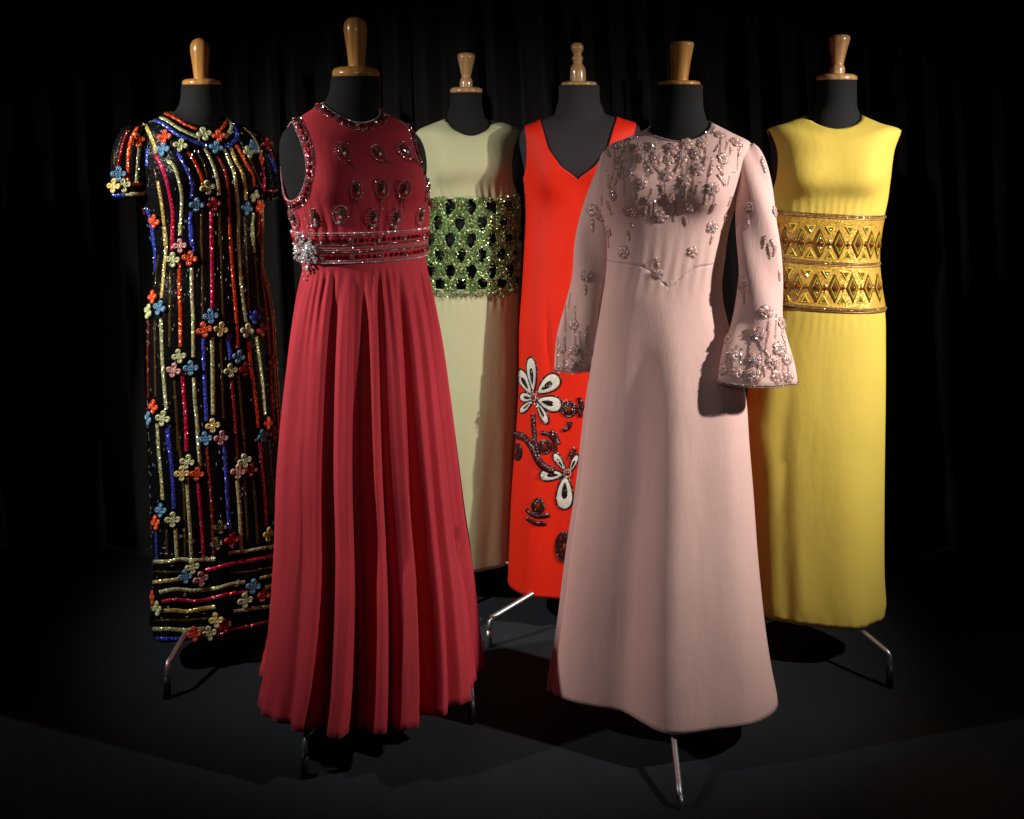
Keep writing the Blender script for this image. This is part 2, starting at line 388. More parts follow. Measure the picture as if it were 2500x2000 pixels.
# ---------------------------------------------------------------- figure data (picture points of the 2500 x 2000 photo)
D2R = math.radians
FIG = {}
def figure(key, d, yaw, k, rows, up, neck, kneck=1.0, chest=(.115, .095), bust=None, hipk=.62):
    FIG[key] = dict(d=d, yaw=D2R(yaw), k=k, rows=rows, up=up, neck=neck, bust=bust, chest=chest)
# rows: (y, left, right) from the chest down to the hem
# up: list of (left pt, right pt, y front, y back, depth front, depth back, p) from mid armhole to the neckline
figure('A', 2.88, 30, .62,
       [(492, 344, 641), (530, 357, 643), (561, 366, 643), (620, 374, 642), (660, 376, 643), (703, 368, 655), (773, 360, 666), (965, 358, 676), (1090, 361, 684), (1250, 364, 694), (1370, 366, 702), (1450, 364, 708), (1506, 362, 712)],
       [((343, 430), (644, 440), 440, 430, .115, .095, 2), ((340, 370), (642, 385), 390, 375, .108, .09, 3), ((352, 314), (628, 330), 355, 325, .100, .08, 4), ((376, 292), (590, 304), 330, 290, .092, .065, 3), ((402, 274), (546, 283), 306, 268, .080, .055, 2.2)],
       [(425, 545, 275), (438, 541, 256), (442, 539, 235), (443, 540, 208)], bust=(415, .022))
figure('B', 2.52, 28, .62,
       [(502, 704, 1052), (540, 714, 1046), (566, 718, 1041), (600, 725, 1039), (632, 733, 1038), (651, 739, 1041), (709, 728, 1051), (831, 707, 1072), (965, 692, 1088), (1118, 681, 1104), (1290, 677, 1122), (1400, 672, 1138, .7), (1510, 664, 1150, .78), (1590, 657, 1157, .84), (1656, 645, 1162, .88)],
       [((688, 445), (1046, 440), 450, 440, .118, .1, 2), ((676, 390), (1038, 385), 395, 380, .111, .095, 3), ((683, 325), (1020, 330), 350, 330, .103, .085, 4), ((738, 283), (972, 293), 322, 280, .095, .07, 3), ((786, 254), (925, 264), 299, 248, .082, .058, 1.3)],
       [(790, 930, 254), (802, 928, 232), (806, 928, 215), (808, 929, 188)], bust=(440, .03))
figure('C', 3.20, 8, .6,
       [(450, 1028, 1258), (486, 1034, 1262), (590, 1032, 1263), (708, 1032, 1268), (850, 1034, 1268), (1100, 1040, 1256), (1373, 1044, 1242)],
       [((1026, 410), (1258, 405), 410, 405, .1, .085, 2), ((1018, 365), (1264, 360), 375, 360, .095, .08, 3), ((1016, 324), (1268, 318), 352, 320, .089, .07, 5), ((1050, 305), (1236, 303), 342, 300, .083, .06, 3), ((1089, 291), (1199, 297), 332, 285, .075, .052, 1.2)],
       [(1091, 1187, 292), (1095, 1179, 270), (1099, 1177, 250), (1100, 1176, 226)], bust=(412, .018))
figure('D', 3.08, -4, .6,
       [(452, 1280, 1548), (520, 1284, 1546), (600, 1281, 1545), (700, 1275, 1550), (800, 1268, 1560), (939, 1266, 1563), (1060, 1259, 1568), (1217, 1247, 1576), (1422, 1238, 1586)],
       [((1272, 400), (1558, 395), 405, 400, .108, .09, 2), ((1263, 350), (1570, 345), 370, 350, .103, .085, 3), ((1270, 317), (1566, 310), 345, 318, .096, .078, 4), ((1312, 296), (1518, 290), 325, 295, .088, .065, 3), ((1350, 279), (1480, 276), 300, 275, .075, .055, 2)],
       [(1357, 1473, 266), (1362, 1466, 252), (1364, 1464, 235), (1364, 1464, 209)], bust=(440, .022))
figure('E', 2.50, -8, .58,
       [(511, 1466, 1793), (558, 1478, 1780), (619, 1482, 1771), (687, 1477, 1763), (739, 1468, 1767), (836, 1450, 1793), (965, 1429, 1823), (1069, 1415, 1831), (1191, 1401, 1841), (1347, 1376, 1852), (1519, 1353, 1870), (1620, 1336, 1886), (1668, 1328, 1896), (1690, 1326, 1899)],
       [((1464, 445), (1812, 440), 450, 440, .118, .1, 2), ((1468, 400), (1828, 392), 415, 395, .112, .095, 3), ((1484, 358), (1836, 353), 392, 360, .104, .085, 5), ((1535, 336), (1788, 325), 368, 325, .096, .07, 3), ((1585, 314), (1735, 298), 343, 292, .085, .06, 1.2)],
       [(1590, 1727, 298), (1597, 1719, 272), (1600, 1716, 250), (1600, 1716, 208)], bust=(470, .024))
figure('F', 2.85, -10, .6,
       [(482, 1878, 2168), (523, 1880, 2159), (549, 1883, 2153), (617, 1884, 2145), (690, 1878, 2150), (760, 1862, 2161), (850, 1842, 2163), (972, 1824, 2163), (1200, 1821, 2161), (1395, 1828, 2162), (1465, 1830, 2166), (1490, 1832, 2162)],
       [((1879, 430), (2176, 425), 440, 430, .115, .095, 2), ((1876, 370), (2190, 365), 385, 370, .108, .09, 3), ((1872, 320), (2201, 320), 350, 322, .100, .07, 6), ((1922, 300), (2152, 302), 332, 297, .091, .065, 3), ((1970, 282), (2103, 281), 315, 272, .078, .055, 1.25)],
       [(1974, 2098, 282), (1990, 2092, 262), (1995, 2091, 240), (1996, 2091, 196)], bust=(425, .015))

def surfaces(key, nb=176, disp=None, step=.014):
    g = FIG[key]; d, yaw = g['d'], g['yaw']
    low = lower(g['rows'], d, yaw, g['k'])[::-1]; up = [ring(L, R, d, yaw, yf, yb, bf, bb, p) for (L, R, yf, yb, bf, bb, p) in g['up']]
    ce = low[-1]; 
    def dd(B, P):
        out = np.zeros(B.shape); by, amp = g['bust']; zb = HC - (by - PY0) * d / F
        for s in (-1, 1): out += amp * np.exp(-((B - s * .56) / .34) ** 2 - ((P[:, :, 2] - zb) / np.where(P[:, :, 2] > zb, .075, .05)) ** 2)
        if disp is not None: out += disp(B, P)
        return out
    S = Surf(low + up, yaw, nb, step, dd); S.nlow = len(low); S.ntop = len(low) + len(up) - 1; S.c = np.array([up[-2]['c'][0], d]); S.d = d
    # coordinates in the wearer's frame
    rel = S.P[:, :, :2] - S.c; S.lx = rel @ S.R[:2]; S.ly = rel @ S.Fd[:2]; S.z = S.P[:, :, 2]
    # the form itself, 6 mm inside the dress
    def shrink(r, e=.006): r = dict(r); r['a'] -= e; r['bf'] -= e; r['bb'] -= e; return r
    waist = low[-3]; zt = lambda y: HC - (y - PY0) * d / F
    zw = waist['zl']; keep = [shrink(r) for r in low if r['zl'] >= zw]
    hips = []
    for dz, s_ in ((.34, .96), (.22, 1.0), (.1, .97)):
        z = zw - dz; r = dict(waist); r.update(zl=z, zr=z, zf=z, zb=z); a = min(waist['a'] * s_, .15); r.update(a=a, bf=a * .62, bb=a * .6)
        # stay inside the skirt
        cand = [q for q in low if abs(q['zl'] - z) < .25]
        lim = min(q['a'] for q in cand) - .012 if cand else a; a = min(a, lim); r.update(a=a, bf=a * .55, bb=a * .55); hips.append(r)
    neck = []
    for i, (l, r_, y) in enumerate(g['neck']):
        a = (r_ - l) / 2 * d / F; z = zt(y)
        neck.append(dict(c=(((l + r_) / 2 - PX0) * d / F, d + .004), a=a, bf=a * 1.02, bb=a * .98, zl=z, zr=z, zf=z - (.010 if i == 0 else 0), zb=z + (.0 if i == 0 else 0)))
    upin = [shrink(r, .006) for r in up]
    def db(B, P):
        out = np.zeros(B.shape); by, amp = g['bust']; zb = zt(by)
        for s in (-1, 1): out += amp * np.exp(-((B - s * .56) / .34) ** 2 - ((P[:, :, 2] - zb) / np.where(P[:, :, 2] > zb, .075, .05)) ** 2)
        return out
    Bs = Surf(hips + keep + upin + neck, yaw, 96, .016, db); Bs.ztop = neck[-1]['zl']; Bs.necktop = neck[-1]; Bs.hip = hips[0]
    return S, Bs

def build_form(key, Bs, label, jersey, wd, cap, finial, foot, other, leglab=None):
    g = FIG[key]; d = g['d']; k = d / F
    cx = Bs.hip['c'][0]; root = thing('dress_form', label, 'dress form', (cx, d, 0), 'black dress forms with wooden neck finials')
    V, Fc = Bs.part(np.ones(Bs.B.shape)); n0 = len(V)
    # close the neck top and the hip
    top = [tuple(p) for p in Bs.P[-1]]; Fc.append([V.index(v) for v in []] ) if False else None
    V = list(V); c_t = len(V); V.append(Bs.P[-1].mean(0) + np.array([0, 0, .0015])); tr = len(V); V += [p for p in Bs.P[-1]]
    nb = Bs.nb; Fc += [(tr + i, tr + (i + 1) % nb, c_t) for i in range(nb)]
    c_b = len(V); V.append(Bs.P[0].mean(0)); br = len(V); V += [p for p in Bs.P[0]]; Fc += [(br + (i + 1) % nb, br + i, c_b) for i in range(nb)]
    obj('torso', V, Fc, M_[jersey], root)
    nt_ = Bs.necktop; ncx, ncy = nt_['c']
    z = Bs.ztop
    # seam ring round the neck top, wooden cap and finial
    r = cap[0] * k; h = cap[1] * k
    capo = obj('neck_cap', *lathe([(r * .9, z - .004), (r * .985, z + h * .05), (r, z + h * .3), (r * .985, z + h * .55), (r * .9, z + h * .8), (r * .72, z + h * .95), (r * .4, z + h)], (ncx + cap[2] * k, ncy), 48), M_[wd], root)
    zf = lambda y: HC - (y - PY0) * k
    ctrl = [(rr * k, zf(y)) for rr, y in finial]
    prof = smooth_line([np.array(c) for c in ctrl], .0035)
    prof = [(max(p[0], .0006), p[1]) for p in prof]
    obj('finial', *lathe(prof, (ncx + cap[3] * k, ncy), 40, lean=(cap[4], 0)), M_[wd], root)
    # stand: pole, hub and three legs bent down into rubber feet
    px, py = cx, d; zh = Bs.hip['zl']
    zhub = .30 if key != 'A' else .30
    obj('pole', *tube([(px, py, zh + .02), (px, py, .12)], .0125, 16), M_['chrome'], root)
    obj('hub', *lathe([(.012, .12), (.022, .125), (.024, .14), (.022, .19), (.016, .2)], (px, py), 24), M_['chrome'], root)
    fx = [(foot[0], foot[1])] + other
    for (x, y) in fx:
        a = Vector((px, py, .15)); e = Vector((x, y, 0)); hz = foot[2]
        kn = Vector((x, y, hz)); inn = (a - kn); 
        pts = [a, a.lerp(kn, .5), a.lerp(kn, .93), a.lerp(kn, .975), kn + Vector((0, 0, -.004)) + inn * .004, Vector((x, y, hz - .022)), Vector((x, y, .02))]
        lg = obj('leg', *tube(pts, .0066, 12), M_['chrome'], root)
        obj('rubber_foot', *tube([(x, y, hz - .03), (x, y, .03), (x, y, .001)], [.0082, .009, .0095] if hz > .05 else [.0072, .0074, .0078], 14), M_['rubber' if hz > .078 else 'chrome'], lg)
    return root
def floor_pt(px, py, z=0): dd = (HC - z) * F / (py - PY0); return ((px - PX0) * dd / F, dd)
# ---------------------------------------------------------------- fabrics
M_['sequin_black'] = glitter('black_sequined_net', (.004, .004, .005), 380, .45, .3, .0, .6, spec=.10)
M_['crimson'] = cloth('crimson_chiffon', (.46, .036, .055), .8, 1300, .25, sheen=.3, var=.06, spec=.18)
M_['sage'] = cloth('pale_green_crepe', (.475, .485, .295), .8, 1300, .35, sheen=.2, var=.04, spec=.18, crinkle=(60, .12, .001, .3))
M_['scarlet'] = cloth('scarlet_satin_crepe', (.74, .020, .005), .62, 1300, .2, sheen=.15, var=.03, spec=.22)
M_['pink'] = cloth('pink_crinkled_crepe', (.67, .44, .42), .72, 1200, .3, crinkle=(420, .42, .0012, .16), sheen=.25, var=.035, spec=.25)
M_['yellow'] = cloth('yellow_crepe', (.60, .455, .082), .72, 1200, .3, crinkle=(240, .16, .0012, .15), sheen=.15, var=.04, spec=.22)
ZY = lambda y, d: HC - (y - PY0) * d / F

def uview(P):
    x = P[:, :, 0]; lo = x.min(1, keepdims=True); hi = x.max(1, keepdims=True); c = (lo + hi) / 2
    front = P[:, :, 1] < (P[:, :, 1].min(1, keepdims=True) + P[:, :, 1].max(1, keepdims=True)) / 2
    return (x - c) / ((hi - lo) / 2), front
def gsm(x, xs, hs):
    return np.interp(x, xs, hs)
# crests and valleys of the crimson chiffon skirt, as seen along its hem
CR = [(640, .4), (662, 1), (690, .95), (716, .35), (742, .0), (762, .55), (782, .75), (795, -.2), (803, -1), (822, -1), (832, .3), (842, 1), (868, 1), (878, .1), (886, -1), (918, -1), (930, 0), (944, .9), (960, .9), (969, -.2), (977, -.6), (987, .6), (998, 1), (1024, 1), (1033, .1), (1041, -1), (1060, -.9), (1068, .2), (1076, .9), (1088, .8), (1097, -.3), (1104, -.2), (1114, .8), (1130, .9), (1139, -.5), (1147, -.2), (1158, .7), (1166, .5)]
def fold_B(B, P):
    d = 2.52; u, fr = uview(P); z = P[:, :, 2]; zw = ZY(640, d); zh = ZY(1690, d)
    h = gsm(u, [(x - 903) / 259 for x, _ in CR], [v for _, v in CR]); h = np.where(u < -.42, h * .55 + .3, h) * (1 - .8 * sstep(.86, 1, np.abs(u))) + .10 * np.sin(u * 41 + 2 * np.sin(z * 3)) * sstep(-.4, -.1, u) + .1 * np.sin(u * 23 - z * 4); back = .8 * np.sin(B * 17) + .3 * np.sin(B * 9 + 1)
    h = np.where(fr, h, back)
    t = np.clip((zw - z) / (zw - zh), 0, 1)
    out = h * (.002 + .030 * t ** .65) * (t > 0) * sstep(0, .1, t)
    # gathers just under the waistband and under the bust
    g = np.sin(B * 46 + 2 * np.sin(B * 5)) * (.55 + .45 * np.sin(B * 7 + 1))
    out += .0035 * g * sstep(0, .03, t) * (1 - sstep(.05, .26, t))
    zb = ZY(470, d); zt = ZY(565, d)
    s = np.clip((zb - z) / (zb - zt), 0, 1) * (z > ZY(574, d))
    out += .0028 * g * s
    # hem flare ripples
    out += .004 * np.sin(B * 31 + 1.3) * sstep(.85, 1, t)
    return out
def fold_A(B, P):
    d = 2.88; u, fr = uview(P); z = P[:, :, 2]; t = np.clip((ZY(640, d) - z) / 1.0, 0, 1)
    o = -.030 * np.exp(-((u - .02) / .16) ** 2) * t ** 1.3 + .010 * np.sin(u * 9 + 1) * t ** 1.2
    return np.where(fr, o, .012 * np.sin(B * 6) * t)
def fold_C(B, P):
    d = 3.2; z = P[:, :, 2]; u, fr = uview(P); t = np.clip((ZY(708, d) - z) / .8, 0, 1)
    o = .0035 * np.sin(u * 8 + .5) * t + .0014 * np.sin(B * 36) * np.exp(-((z - ZY(715, d)) / .03) ** 2)
    o += .0018 * np.sin(B * 38 + 2 * np.sin(B * 4)) * np.exp(-((z - ZY(478, d)) / .035) ** 2)
    return o
def fold_D(B, P):
    d = 3.08; z = P[:, :, 2]; u, fr = uview(P); t = np.clip((ZY(600, d) - z) / 1.0, 0, 1)
    o = .007 * np.sin(u * 7.5 + .8) * t - .012 * np.exp(-((u - .12) / .09) ** 2) * sstep(.45, .9, t)
    o += -.006 * np.exp(-((u + .62 - t * .3) / .05) ** 2) * np.exp(-((z - ZY(830, d)) / .09) ** 2)
    return o
def fold_E(B, P):
    d = 2.5; z = P[:, :, 2]; u, fr = uview(P); t = np.clip((ZY(720, d) - z) / (ZY(720, d) - ZY(1690, d)), 0, 1)
    xs = [-1.05, -.9, -.7, -.5, -.38, -.22, -.08, .05, .2, .35, .5, .7, 1.05]
    hs = [-.004, -.030, -.050, -.060, -.056, -.026, .006, .020, .012, .002, .0, .004, 0]
    uu = np.linspace(-1.2, 1.2, 241); hh = np.convolve(np.pad(np.interp(uu, xs, hs), 6, mode='edge'), np.ones(13) / 13, 'valid'); o = np.interp(u, uu, hh) * t ** .8
    o += .0018 * np.sin(u * 10 + .4 + 2 * t) * sstep(0, .3, t)
    o += .0007 * np.sin(u * 34 + 3 * np.sin(z * 9)) * np.exp(-((z - ZY(640, d)) / .06) ** 2)
    return np.where(fr, o, .01 * np.sin(B * 5) * t)
def fold_F(B, P):
    d = 2.85; z = P[:, :, 2]; u, fr = uview(P); t = np.clip((ZY(760, d) - z) / .8, 0, 1)
    o = .005 * np.sin(u * 6.5 - .6) * t - .010 * np.exp(-((u + .58) / .13) ** 2) * t
    g = np.sin(B * 44 + 2 * np.sin(B * 5))
    o += .0005 * g * np.exp(-((z - ZY(508, d)) / .03) ** 2) + .0003 * g * np.exp(-((z - ZY(775, d)) / .035) ** 2)
    o += (.0012 * np.sin(B * 11 + 1) + .0006 * np.sin(B * 29)) * sstep(.95, 1, t)
    return o
def ell(S, lx, ly, zc, rx, ry, rz):
    return np.sqrt(((S.lx - lx) / rx) ** 2 + ((S.ly - ly) / ry) ** 2 + ((S.z - zc) / rz) ** 2) - 1
def armholes(S, v):
    lx, ly, yc, rx, ry, rz = v; zc = ZY(yc, S.d)
    return np.minimum(ell(S, lx, ly, zc, rx, ry, rz), ell(S, -lx, ly, zc, rx, ry, rz))
CAST = {}; SF = {}; FORM = {}; DR = {}
ones = lambda S: np.ones(S.B.shape)
def other_legs(key, foot, r, cx, d):
    a = math.atan2(foot[1] - d, foot[0] - cx); return [(cx + r * math.cos(a + s), d + r * math.sin(a + s)) for s in (2.09, -2.09)]

def dress_thing(key, name, label, cat, x, d): r = thing(name, label, cat, (x, d, 0)); DR[key] = r; CAST[key] = Caster(); return r
def piece(key, name, S, Fv, m, grow=0, solid=.0018, cast=True):
    V, Fc = S.part(Fv, grow)
    o = obj(name, V, Fc, M_[m] if isinstance(m, str) else m, DR[key], solid=solid)
    if cast: CAST[key].add(V, Fc)
    return o
def edge_points(S, Fv, grow=0):
    """points and normals where Fv crosses zero along every column (first crossing from above)"""
def sleeve(key, rows, offs, yaw, kb, m, nb=72, disp=None, top=True):
    rg = []
    for i, (y, xl, xr) in enumerate(rows):
        dd = FIG[key]['d'] + offs[0] + (offs[1] - offs[0]) * i / (len(rows) - 1); w = (xr - xl) / 2 * dd / F; z = HC - (y - PY0) * dd / F
        a = w / math.sqrt(math.cos(yaw) ** 2 + (kb * math.sin(yaw)) ** 2)
        rg.append(dict(c=(((xl + xr) / 2 - PX0) * dd / F, dd), a=a, bf=a * kb, bb=a * kb, zl=z, zr=z, zf=z, zb=z))
    S = Surf(rg[::-1], yaw, nb, .012, disp); V, Fc = S.part(ones(S))
    o = obj('sleeve', V, Fc, M_[m], DR[key], solid=.0015); CAST[key].add(V, Fc); return o, S

def build_all():
    for key, nb, fold, step in (('A', 200, fold_A, .014), ('B', 480, fold_B, .016), ('C', 260, fold_C, .012), ('D', 380, fold_D, .008), ('E', 260, fold_E, .012), ('F', 300, fold_F, .012)):
        SF[key], FORM[key] = surfaces(key, nb, fold, step)
    # ---- forms. finial: (radius px, picture y) from the cap up
    def fin(*a): return list(a)
    feet = dict(A=(*floor_pt(408, 1705), .085), B=(*floor_pt(744, 1899), .085), D=(*floor_pt(1194, 1579), .075), E=(*floor_pt(1660, 1972), .03), F=(*floor_pt(2172, 1678), .085), C=(-.3, 3.0, .08))
    spec = dict(
        A=('black dress form under the striped sequin dress, egg shaped honey wood finial', 'jersey', 'wood', (46.5, 16, 0, -2, -.03), [(16.5, 197), (17, 188), (19, 165), (22.5, 135), (23.5, 120), (21, 106), (14, 97), (6, 93.5), (0, 92)]),
        B=('black dress form under the crimson gown, tallest rounded honey wood finial', 'jersey', 'wood', (58, 26, 0, 2, -.03), [(20, 168), (20.5, 155), (23, 125), (27.5, 90), (29, 70), (26, 54), (18, 45), (8, 41.5), (0, 40.5)]),
        C=('black dress form under the pale green dress, slim flared beech finial', 'jersey', 'wood_pale', (40, 14, 0, 0, 0), [(15.5, 216), (15.5, 207), (15, 197), (12.5, 191), (11, 188), (12, 183), (16, 165), (20, 148), (21.5, 140), (20.5, 133), (14, 129), (0, 128)]),
        D=('charcoal dress form under the scarlet V-neck dress, turned beech finial with ball top', 'jersey_grey', 'wood_pale', (44, 11, 0, -2, -.03), [(19, 202), (19.5, 190), (19, 172), (17, 164), (12.5, 157), (10.5, 152), (12.5, 147), (14, 143), (13, 139), (10.5, 136), (9.5, 133), (11.5, 128), (15, 120), (15, 112), (11, 106), (5, 103.8), (0, 103.3)]),
        E=('black dress form under the pink gown, flat topped tapered honey wood finial', 'jersey', 'wood', (52.5, 12, 0, 2, .06), [(20, 200), (20.5, 190), (24, 150), (28.5, 116), (29.5, 108), (28, 103.5), (22, 101.5), (0, 101)]),
        F=('black dress form under the yellow dress, flared pale wood finial with collar', 'jersey', 'wood_pale', (49, 16, 0, 0, .08), [(19, 184), (19, 176), (18.5, 166), (16, 161), (14, 158), (15, 154), (17, 140), (23, 108), (25.5, 97), (25, 91), (19, 85.5), (0, 84)]))
    for key in 'ABCDEF':
        lab, jer, wd, cap, fi = spec[key]; Bs = FORM[key]; cx = Bs.hip['c'][0]; d = FIG[key]['d']; ft = feet[key]
        build_form(key, Bs, lab, jer, wd, cap, fi, ft, other_legs(key, ft, .26, cx, d))
    # ---- A: striped sequin dress
    S = SF['A']; dress_thing('A', 'sequined_dress', 'black short-sleeved maxi dress with bright sequin stripes and small beaded flowers', 'dress', S.c[0], S.d)
    piece('A', 'dress_body', S, ones(S), 'sequin_black', 0)
    def fsl(B, P): return .003 * np.sin(B * 6 + 1)
    sleeve('A', [(306, 326, 352), (318, 303, 358), (340, 289, 361), (373, 279, 361), (430, 275, 359), (478, 274, 358)], (-.075, -.10), D2R(30), .75, 'sequin_black', disp=fsl)
    sleeve('A', [(320, 604, 626), (335, 602, 640), (373, 608, 665), (436, 618, 681), (488, 622, 683)], (.07, .085), D2R(30), .75, 'sequin_black', disp=fsl)
    # ---- B: crimson gown
    S = SF['B']; d = S.d; dress_thing('B', 'crimson_gown', 'crimson chiffon halter gown with jewelled collar, armholes and waistband and a pleated skirt', 'dress', S.c[0], d)
    S.ly0 = S.ly; S.ly = S.ly + .38 * np.clip(S.z - ZY(386, d), -.03, .12); S.arm = armholes(S, (.192, .026, 386, .084, .082, .106)); S.ly = S.ly0
    S.Fbod = np.minimum(S.arm, S.z - ZY(596, d)); piece('B', 'bodice', S, S.Fbod, 'crimson', .0005)
    piece('B', 'skirt', S, ZY(594, d) - S.z, 'crimson')
    wb = np.minimum(ZY(555, d) - S.z, S.z - ZY(629, d)); S.wb = wb; piece('B', 'waistband', S, wb, 'crimson', .004, .004)
    # ---- C: pale green dress
    S = SF['C']; d = S.d; dress_thing('C', 'pale_green_dress', 'pale green sleeveless dress with a wide openwork band of green tinsel at the waist', 'dress', S.c[0], d)
    S.arm = armholes(S, (.165, 0, 400, .045, .1, .092))
    piece('C', 'bodice', S, np.minimum(S.arm, S.z - ZY(481, d)), 'sage', .001)
    piece('C', 'skirt', S, ZY(698, d) - S.z, 'sage')
    # ---- D: scarlet dress
    S = SF['D']; d = S.d; dress_thing('D', 'scarlet_dress', 'scarlet V-neck sleeveless column dress with black and white beaded flowers near the hem', 'dress', S.c[0], d)
    zz = [ZY(y, d) for y in (600, 434, 425, 403, 360, 315, 293, 270)]; ww = [w * d / F for w in (-70, 0, 10, 40, 71, 84, 92, 98)]
    win = np.interp(S.z, zz, ww); winb = np.interp(S.z, [ZY(400, d), ZY(330, d), ZY(315, d), ZY(293, d), ZY(270, d)], [w * d / F for w in (-80, 0, 60, 90, 98)])
    S.vee = np.abs(S.lx + .004) - np.where(S.ly > 0, win, winb)
    S.arm = armholes(S, (.178, 0, 368, .036, .1, .090))
    piece('D', 'dress_body', S, np.minimum(S.arm, S.vee), 'scarlet', .001)
    # ---- E: pink gown
    S = SF['E']; d = S.d; dress_thing('E', 'pink_gown', 'pale pink long-sleeved gown with bell cuffs and beaded blossoms over the yoke', 'dress', S.c[0], d)
    u, fr = uview(S.P); ys = np.interp(np.abs(u - .0), [0, .12, .35, .6, 1], [704, 692, 664, 652, 650]); ys = np.interp(np.hypot(u, .05), [.05, .1, .2, .35, .5, .7, 1], [704, 696, 679, 663, 655, 651, 650]); ys = np.where(fr, ys, 650)
    S.seam = S.z - (HC - (ys - PY0) * (d - .1) / F)
    piece('E', 'bodice', S, S.seam, 'pink', .0002); piece('E', 'skirt', S, -S.seam, 'pink')
    def fs(B, P):
        z = P[:, :, 2]; t = sstep(ZY(720, 2.43), ZY(930, 2.43), z); return .003 * np.sin(B * 5 + 1) * np.clip((ZY(700, 2.43) - z) / .2, 0, 1) + .003 * np.sin(B * 3 + z * 26)
    o, S.sl = sleeve('E', [(352, 1812, 1838), (362, 1802, 1850), (386, 1798, 1863), (439, 1799, 1879), (511, 1799, 1894), (565, 1800, 1900), (619, 1801, 1904), (700, 1801, 1908), (767, 1794, 1911), (809, 1784, 1917), (843, 1770, 1924), (890, 1757, 1933), (930, 1751, 1938)], (-.045, -.105), D2R(-8), .62, 'pink', 96, fs)
    o, S.sr = sleeve('E', [(364, 1486, 1504), (374, 1470, 1510), (432, 1448, 1505), (529, 1419, 1495), (619, 1399, 1489), (687, 1393, 1485), (739, 1383, 1478), (823, 1362, 1466), (903, 1352, 1446)], (.045, .03), D2R(-8), .62, 'pink', 96, fs)
    # ---- F: yellow dress
    S = SF['F']; d = S.d; dress_thing('F', 'yellow_dress', 'yellow sleeveless column dress with a wide gold jewelled waistband', 'dress', S.c[0], d)
    S.arm = armholes(S, (.19, .012, 396, .052, .072, .092))
    piece('F', 'bodice', S, np.minimum(S.arm, S.z - ZY(600, d)), 'yellow', .0005)
    piece('F', 'skirt', S, ZY(598, d) - S.z, 'yellow')
    for k in CAST: CAST[k].done()
build_all()
# ---------------------------------------------------------------- trimmings
M_['silver'] = glossy('silver_bead', (.72, .70, .72), .14, .95, .3)
M_['crystal'] = glossy('clear_crystal', (.82, .82, .85), .16, .5, .8, 1.0)
M_['pinkbead'] = glossy('rose_bead', (.74, .36, .38), .2, .5, .6)
M_['ruby'] = glossy('ruby_glass', (.10, .001, .002), .06, 0, 1, .9)
M_['redgem'] = glossy('bright_red_stone', (.45, .004, .006), .08, 0, 1, .9)
M_['amber'] = glossy('amber_stone', (.17, .028, .003), .07, 0, 1, .9)
M_['smoke'] = glossy('smoky_stone', (.09, .06, .045), .1, .2, 1, .8)
M_['jet'] = glossy('jet_bead', (.008, .006, .008), .15, 0, 1, .7)
M_['maroon'] = glossy('maroon_bead', (.075, .004, .008), .25, .1, .8, .6)
M_['brass'] = glossy('antique_brass_cord', (.26, .13, .03), .35, .5, .2)
M_['lime'] = glossy('lime_bead', (.62, .55, .06), .12, .2, 1, .8)
M_['rosetrim'] = glitter('rose_sequin_trim', (.25, .015, .03), 500, .8, .25, .4, .5)
SQ = dict(o=(.80, .075, .006), g=(.58, .62, .30), b=(.10, .28, .48), p=(.72, .34, .32), y=(.74, .58, .18), m=(.66, .008, .07), B=(.035, .07, .62), k=(.085, .052, .012), d=(.30, .022, .006), r=(.34, .01, .012))
for k_, c_ in SQ.items():
    M_['sq_' + k_] = glitter({'o': 'orange', 'g': 'pale_green', 'b': 'sky_blue', 'p': 'rose', 'y': 'straw_yellow', 'm': 'magenta', 'B': 'royal_blue', 'k': 'bronze', 'd': 'dark_orange', 'r': 'dark_red'}[k_] + '_sequin', c_, 400, 0.9 if k_ not in 'k' else .5, .2, .35, .5, irid=.0 if k_ in 'kdor' else .035)
for k_, c_ in SQ.items():
    M_['fl_' + k_] = glossy(M_['sq_' + k_].name + '_facet', [min(1, c * .9 + .12) for c in c_], .12, .85, .3)
def cast_near(C, x, y, cx):
    for t in (0, .04, .08, .12, .18, .25, .35):
        h = C(x + (cx - x) * t, y)
        if h: return h
    return None
def Z(x0, y0, s): return lambda q: (x0 + q[0] / s, y0 + q[1] / s)
z1, z2, z3 = Z(250, 60, 3.193), Z(250, 550, 3.136), Z(250, 1050, 2.5)

def petal_mesh(name, L, w, m, rim=.35, h=.0022):
    """puffy looped petal from the origin along +y, dimpled in the middle"""
    V, Fc = [], []; seg = 14; rads = [(0, .05), (.34, .0), (.56, .8), (.8, 1), (1, -.1)]
    V.append((0, L * .55, h * .05))
    for (rr, hh) in rads[1:]:
        for k in range(seg):
            a = 2 * math.pi * k / seg; u = math.sin(a); v = -math.cos(a); wid = w * (.62 + .38 * (v + 1) / 2) if v < 0 else w
            V.append((u * wid * rr, L * .55 + v * L * .5 * rr, h * hh))
    for k in range(seg): Fc.append((0, 1 + (k) % seg, 1 + (k + 1) % seg))
    for i in range(3):
        for k in range(seg): a = 1 + i * seg + k; b2 = 1 + i * seg + (k + 1) % seg; Fc.append((a, a + seg, b2 + seg, b2))
    return mesh_of(name, V, Fc, m)
def bead_mesh(name, r, m, fl=.7, sub_=0):
    V, Fc = ico(1, sub_); return mesh_of(name, [(v.x * r, v.y * r, v.z * r * fl) for v in V], Fc, m, smooth=sub_ > 0)

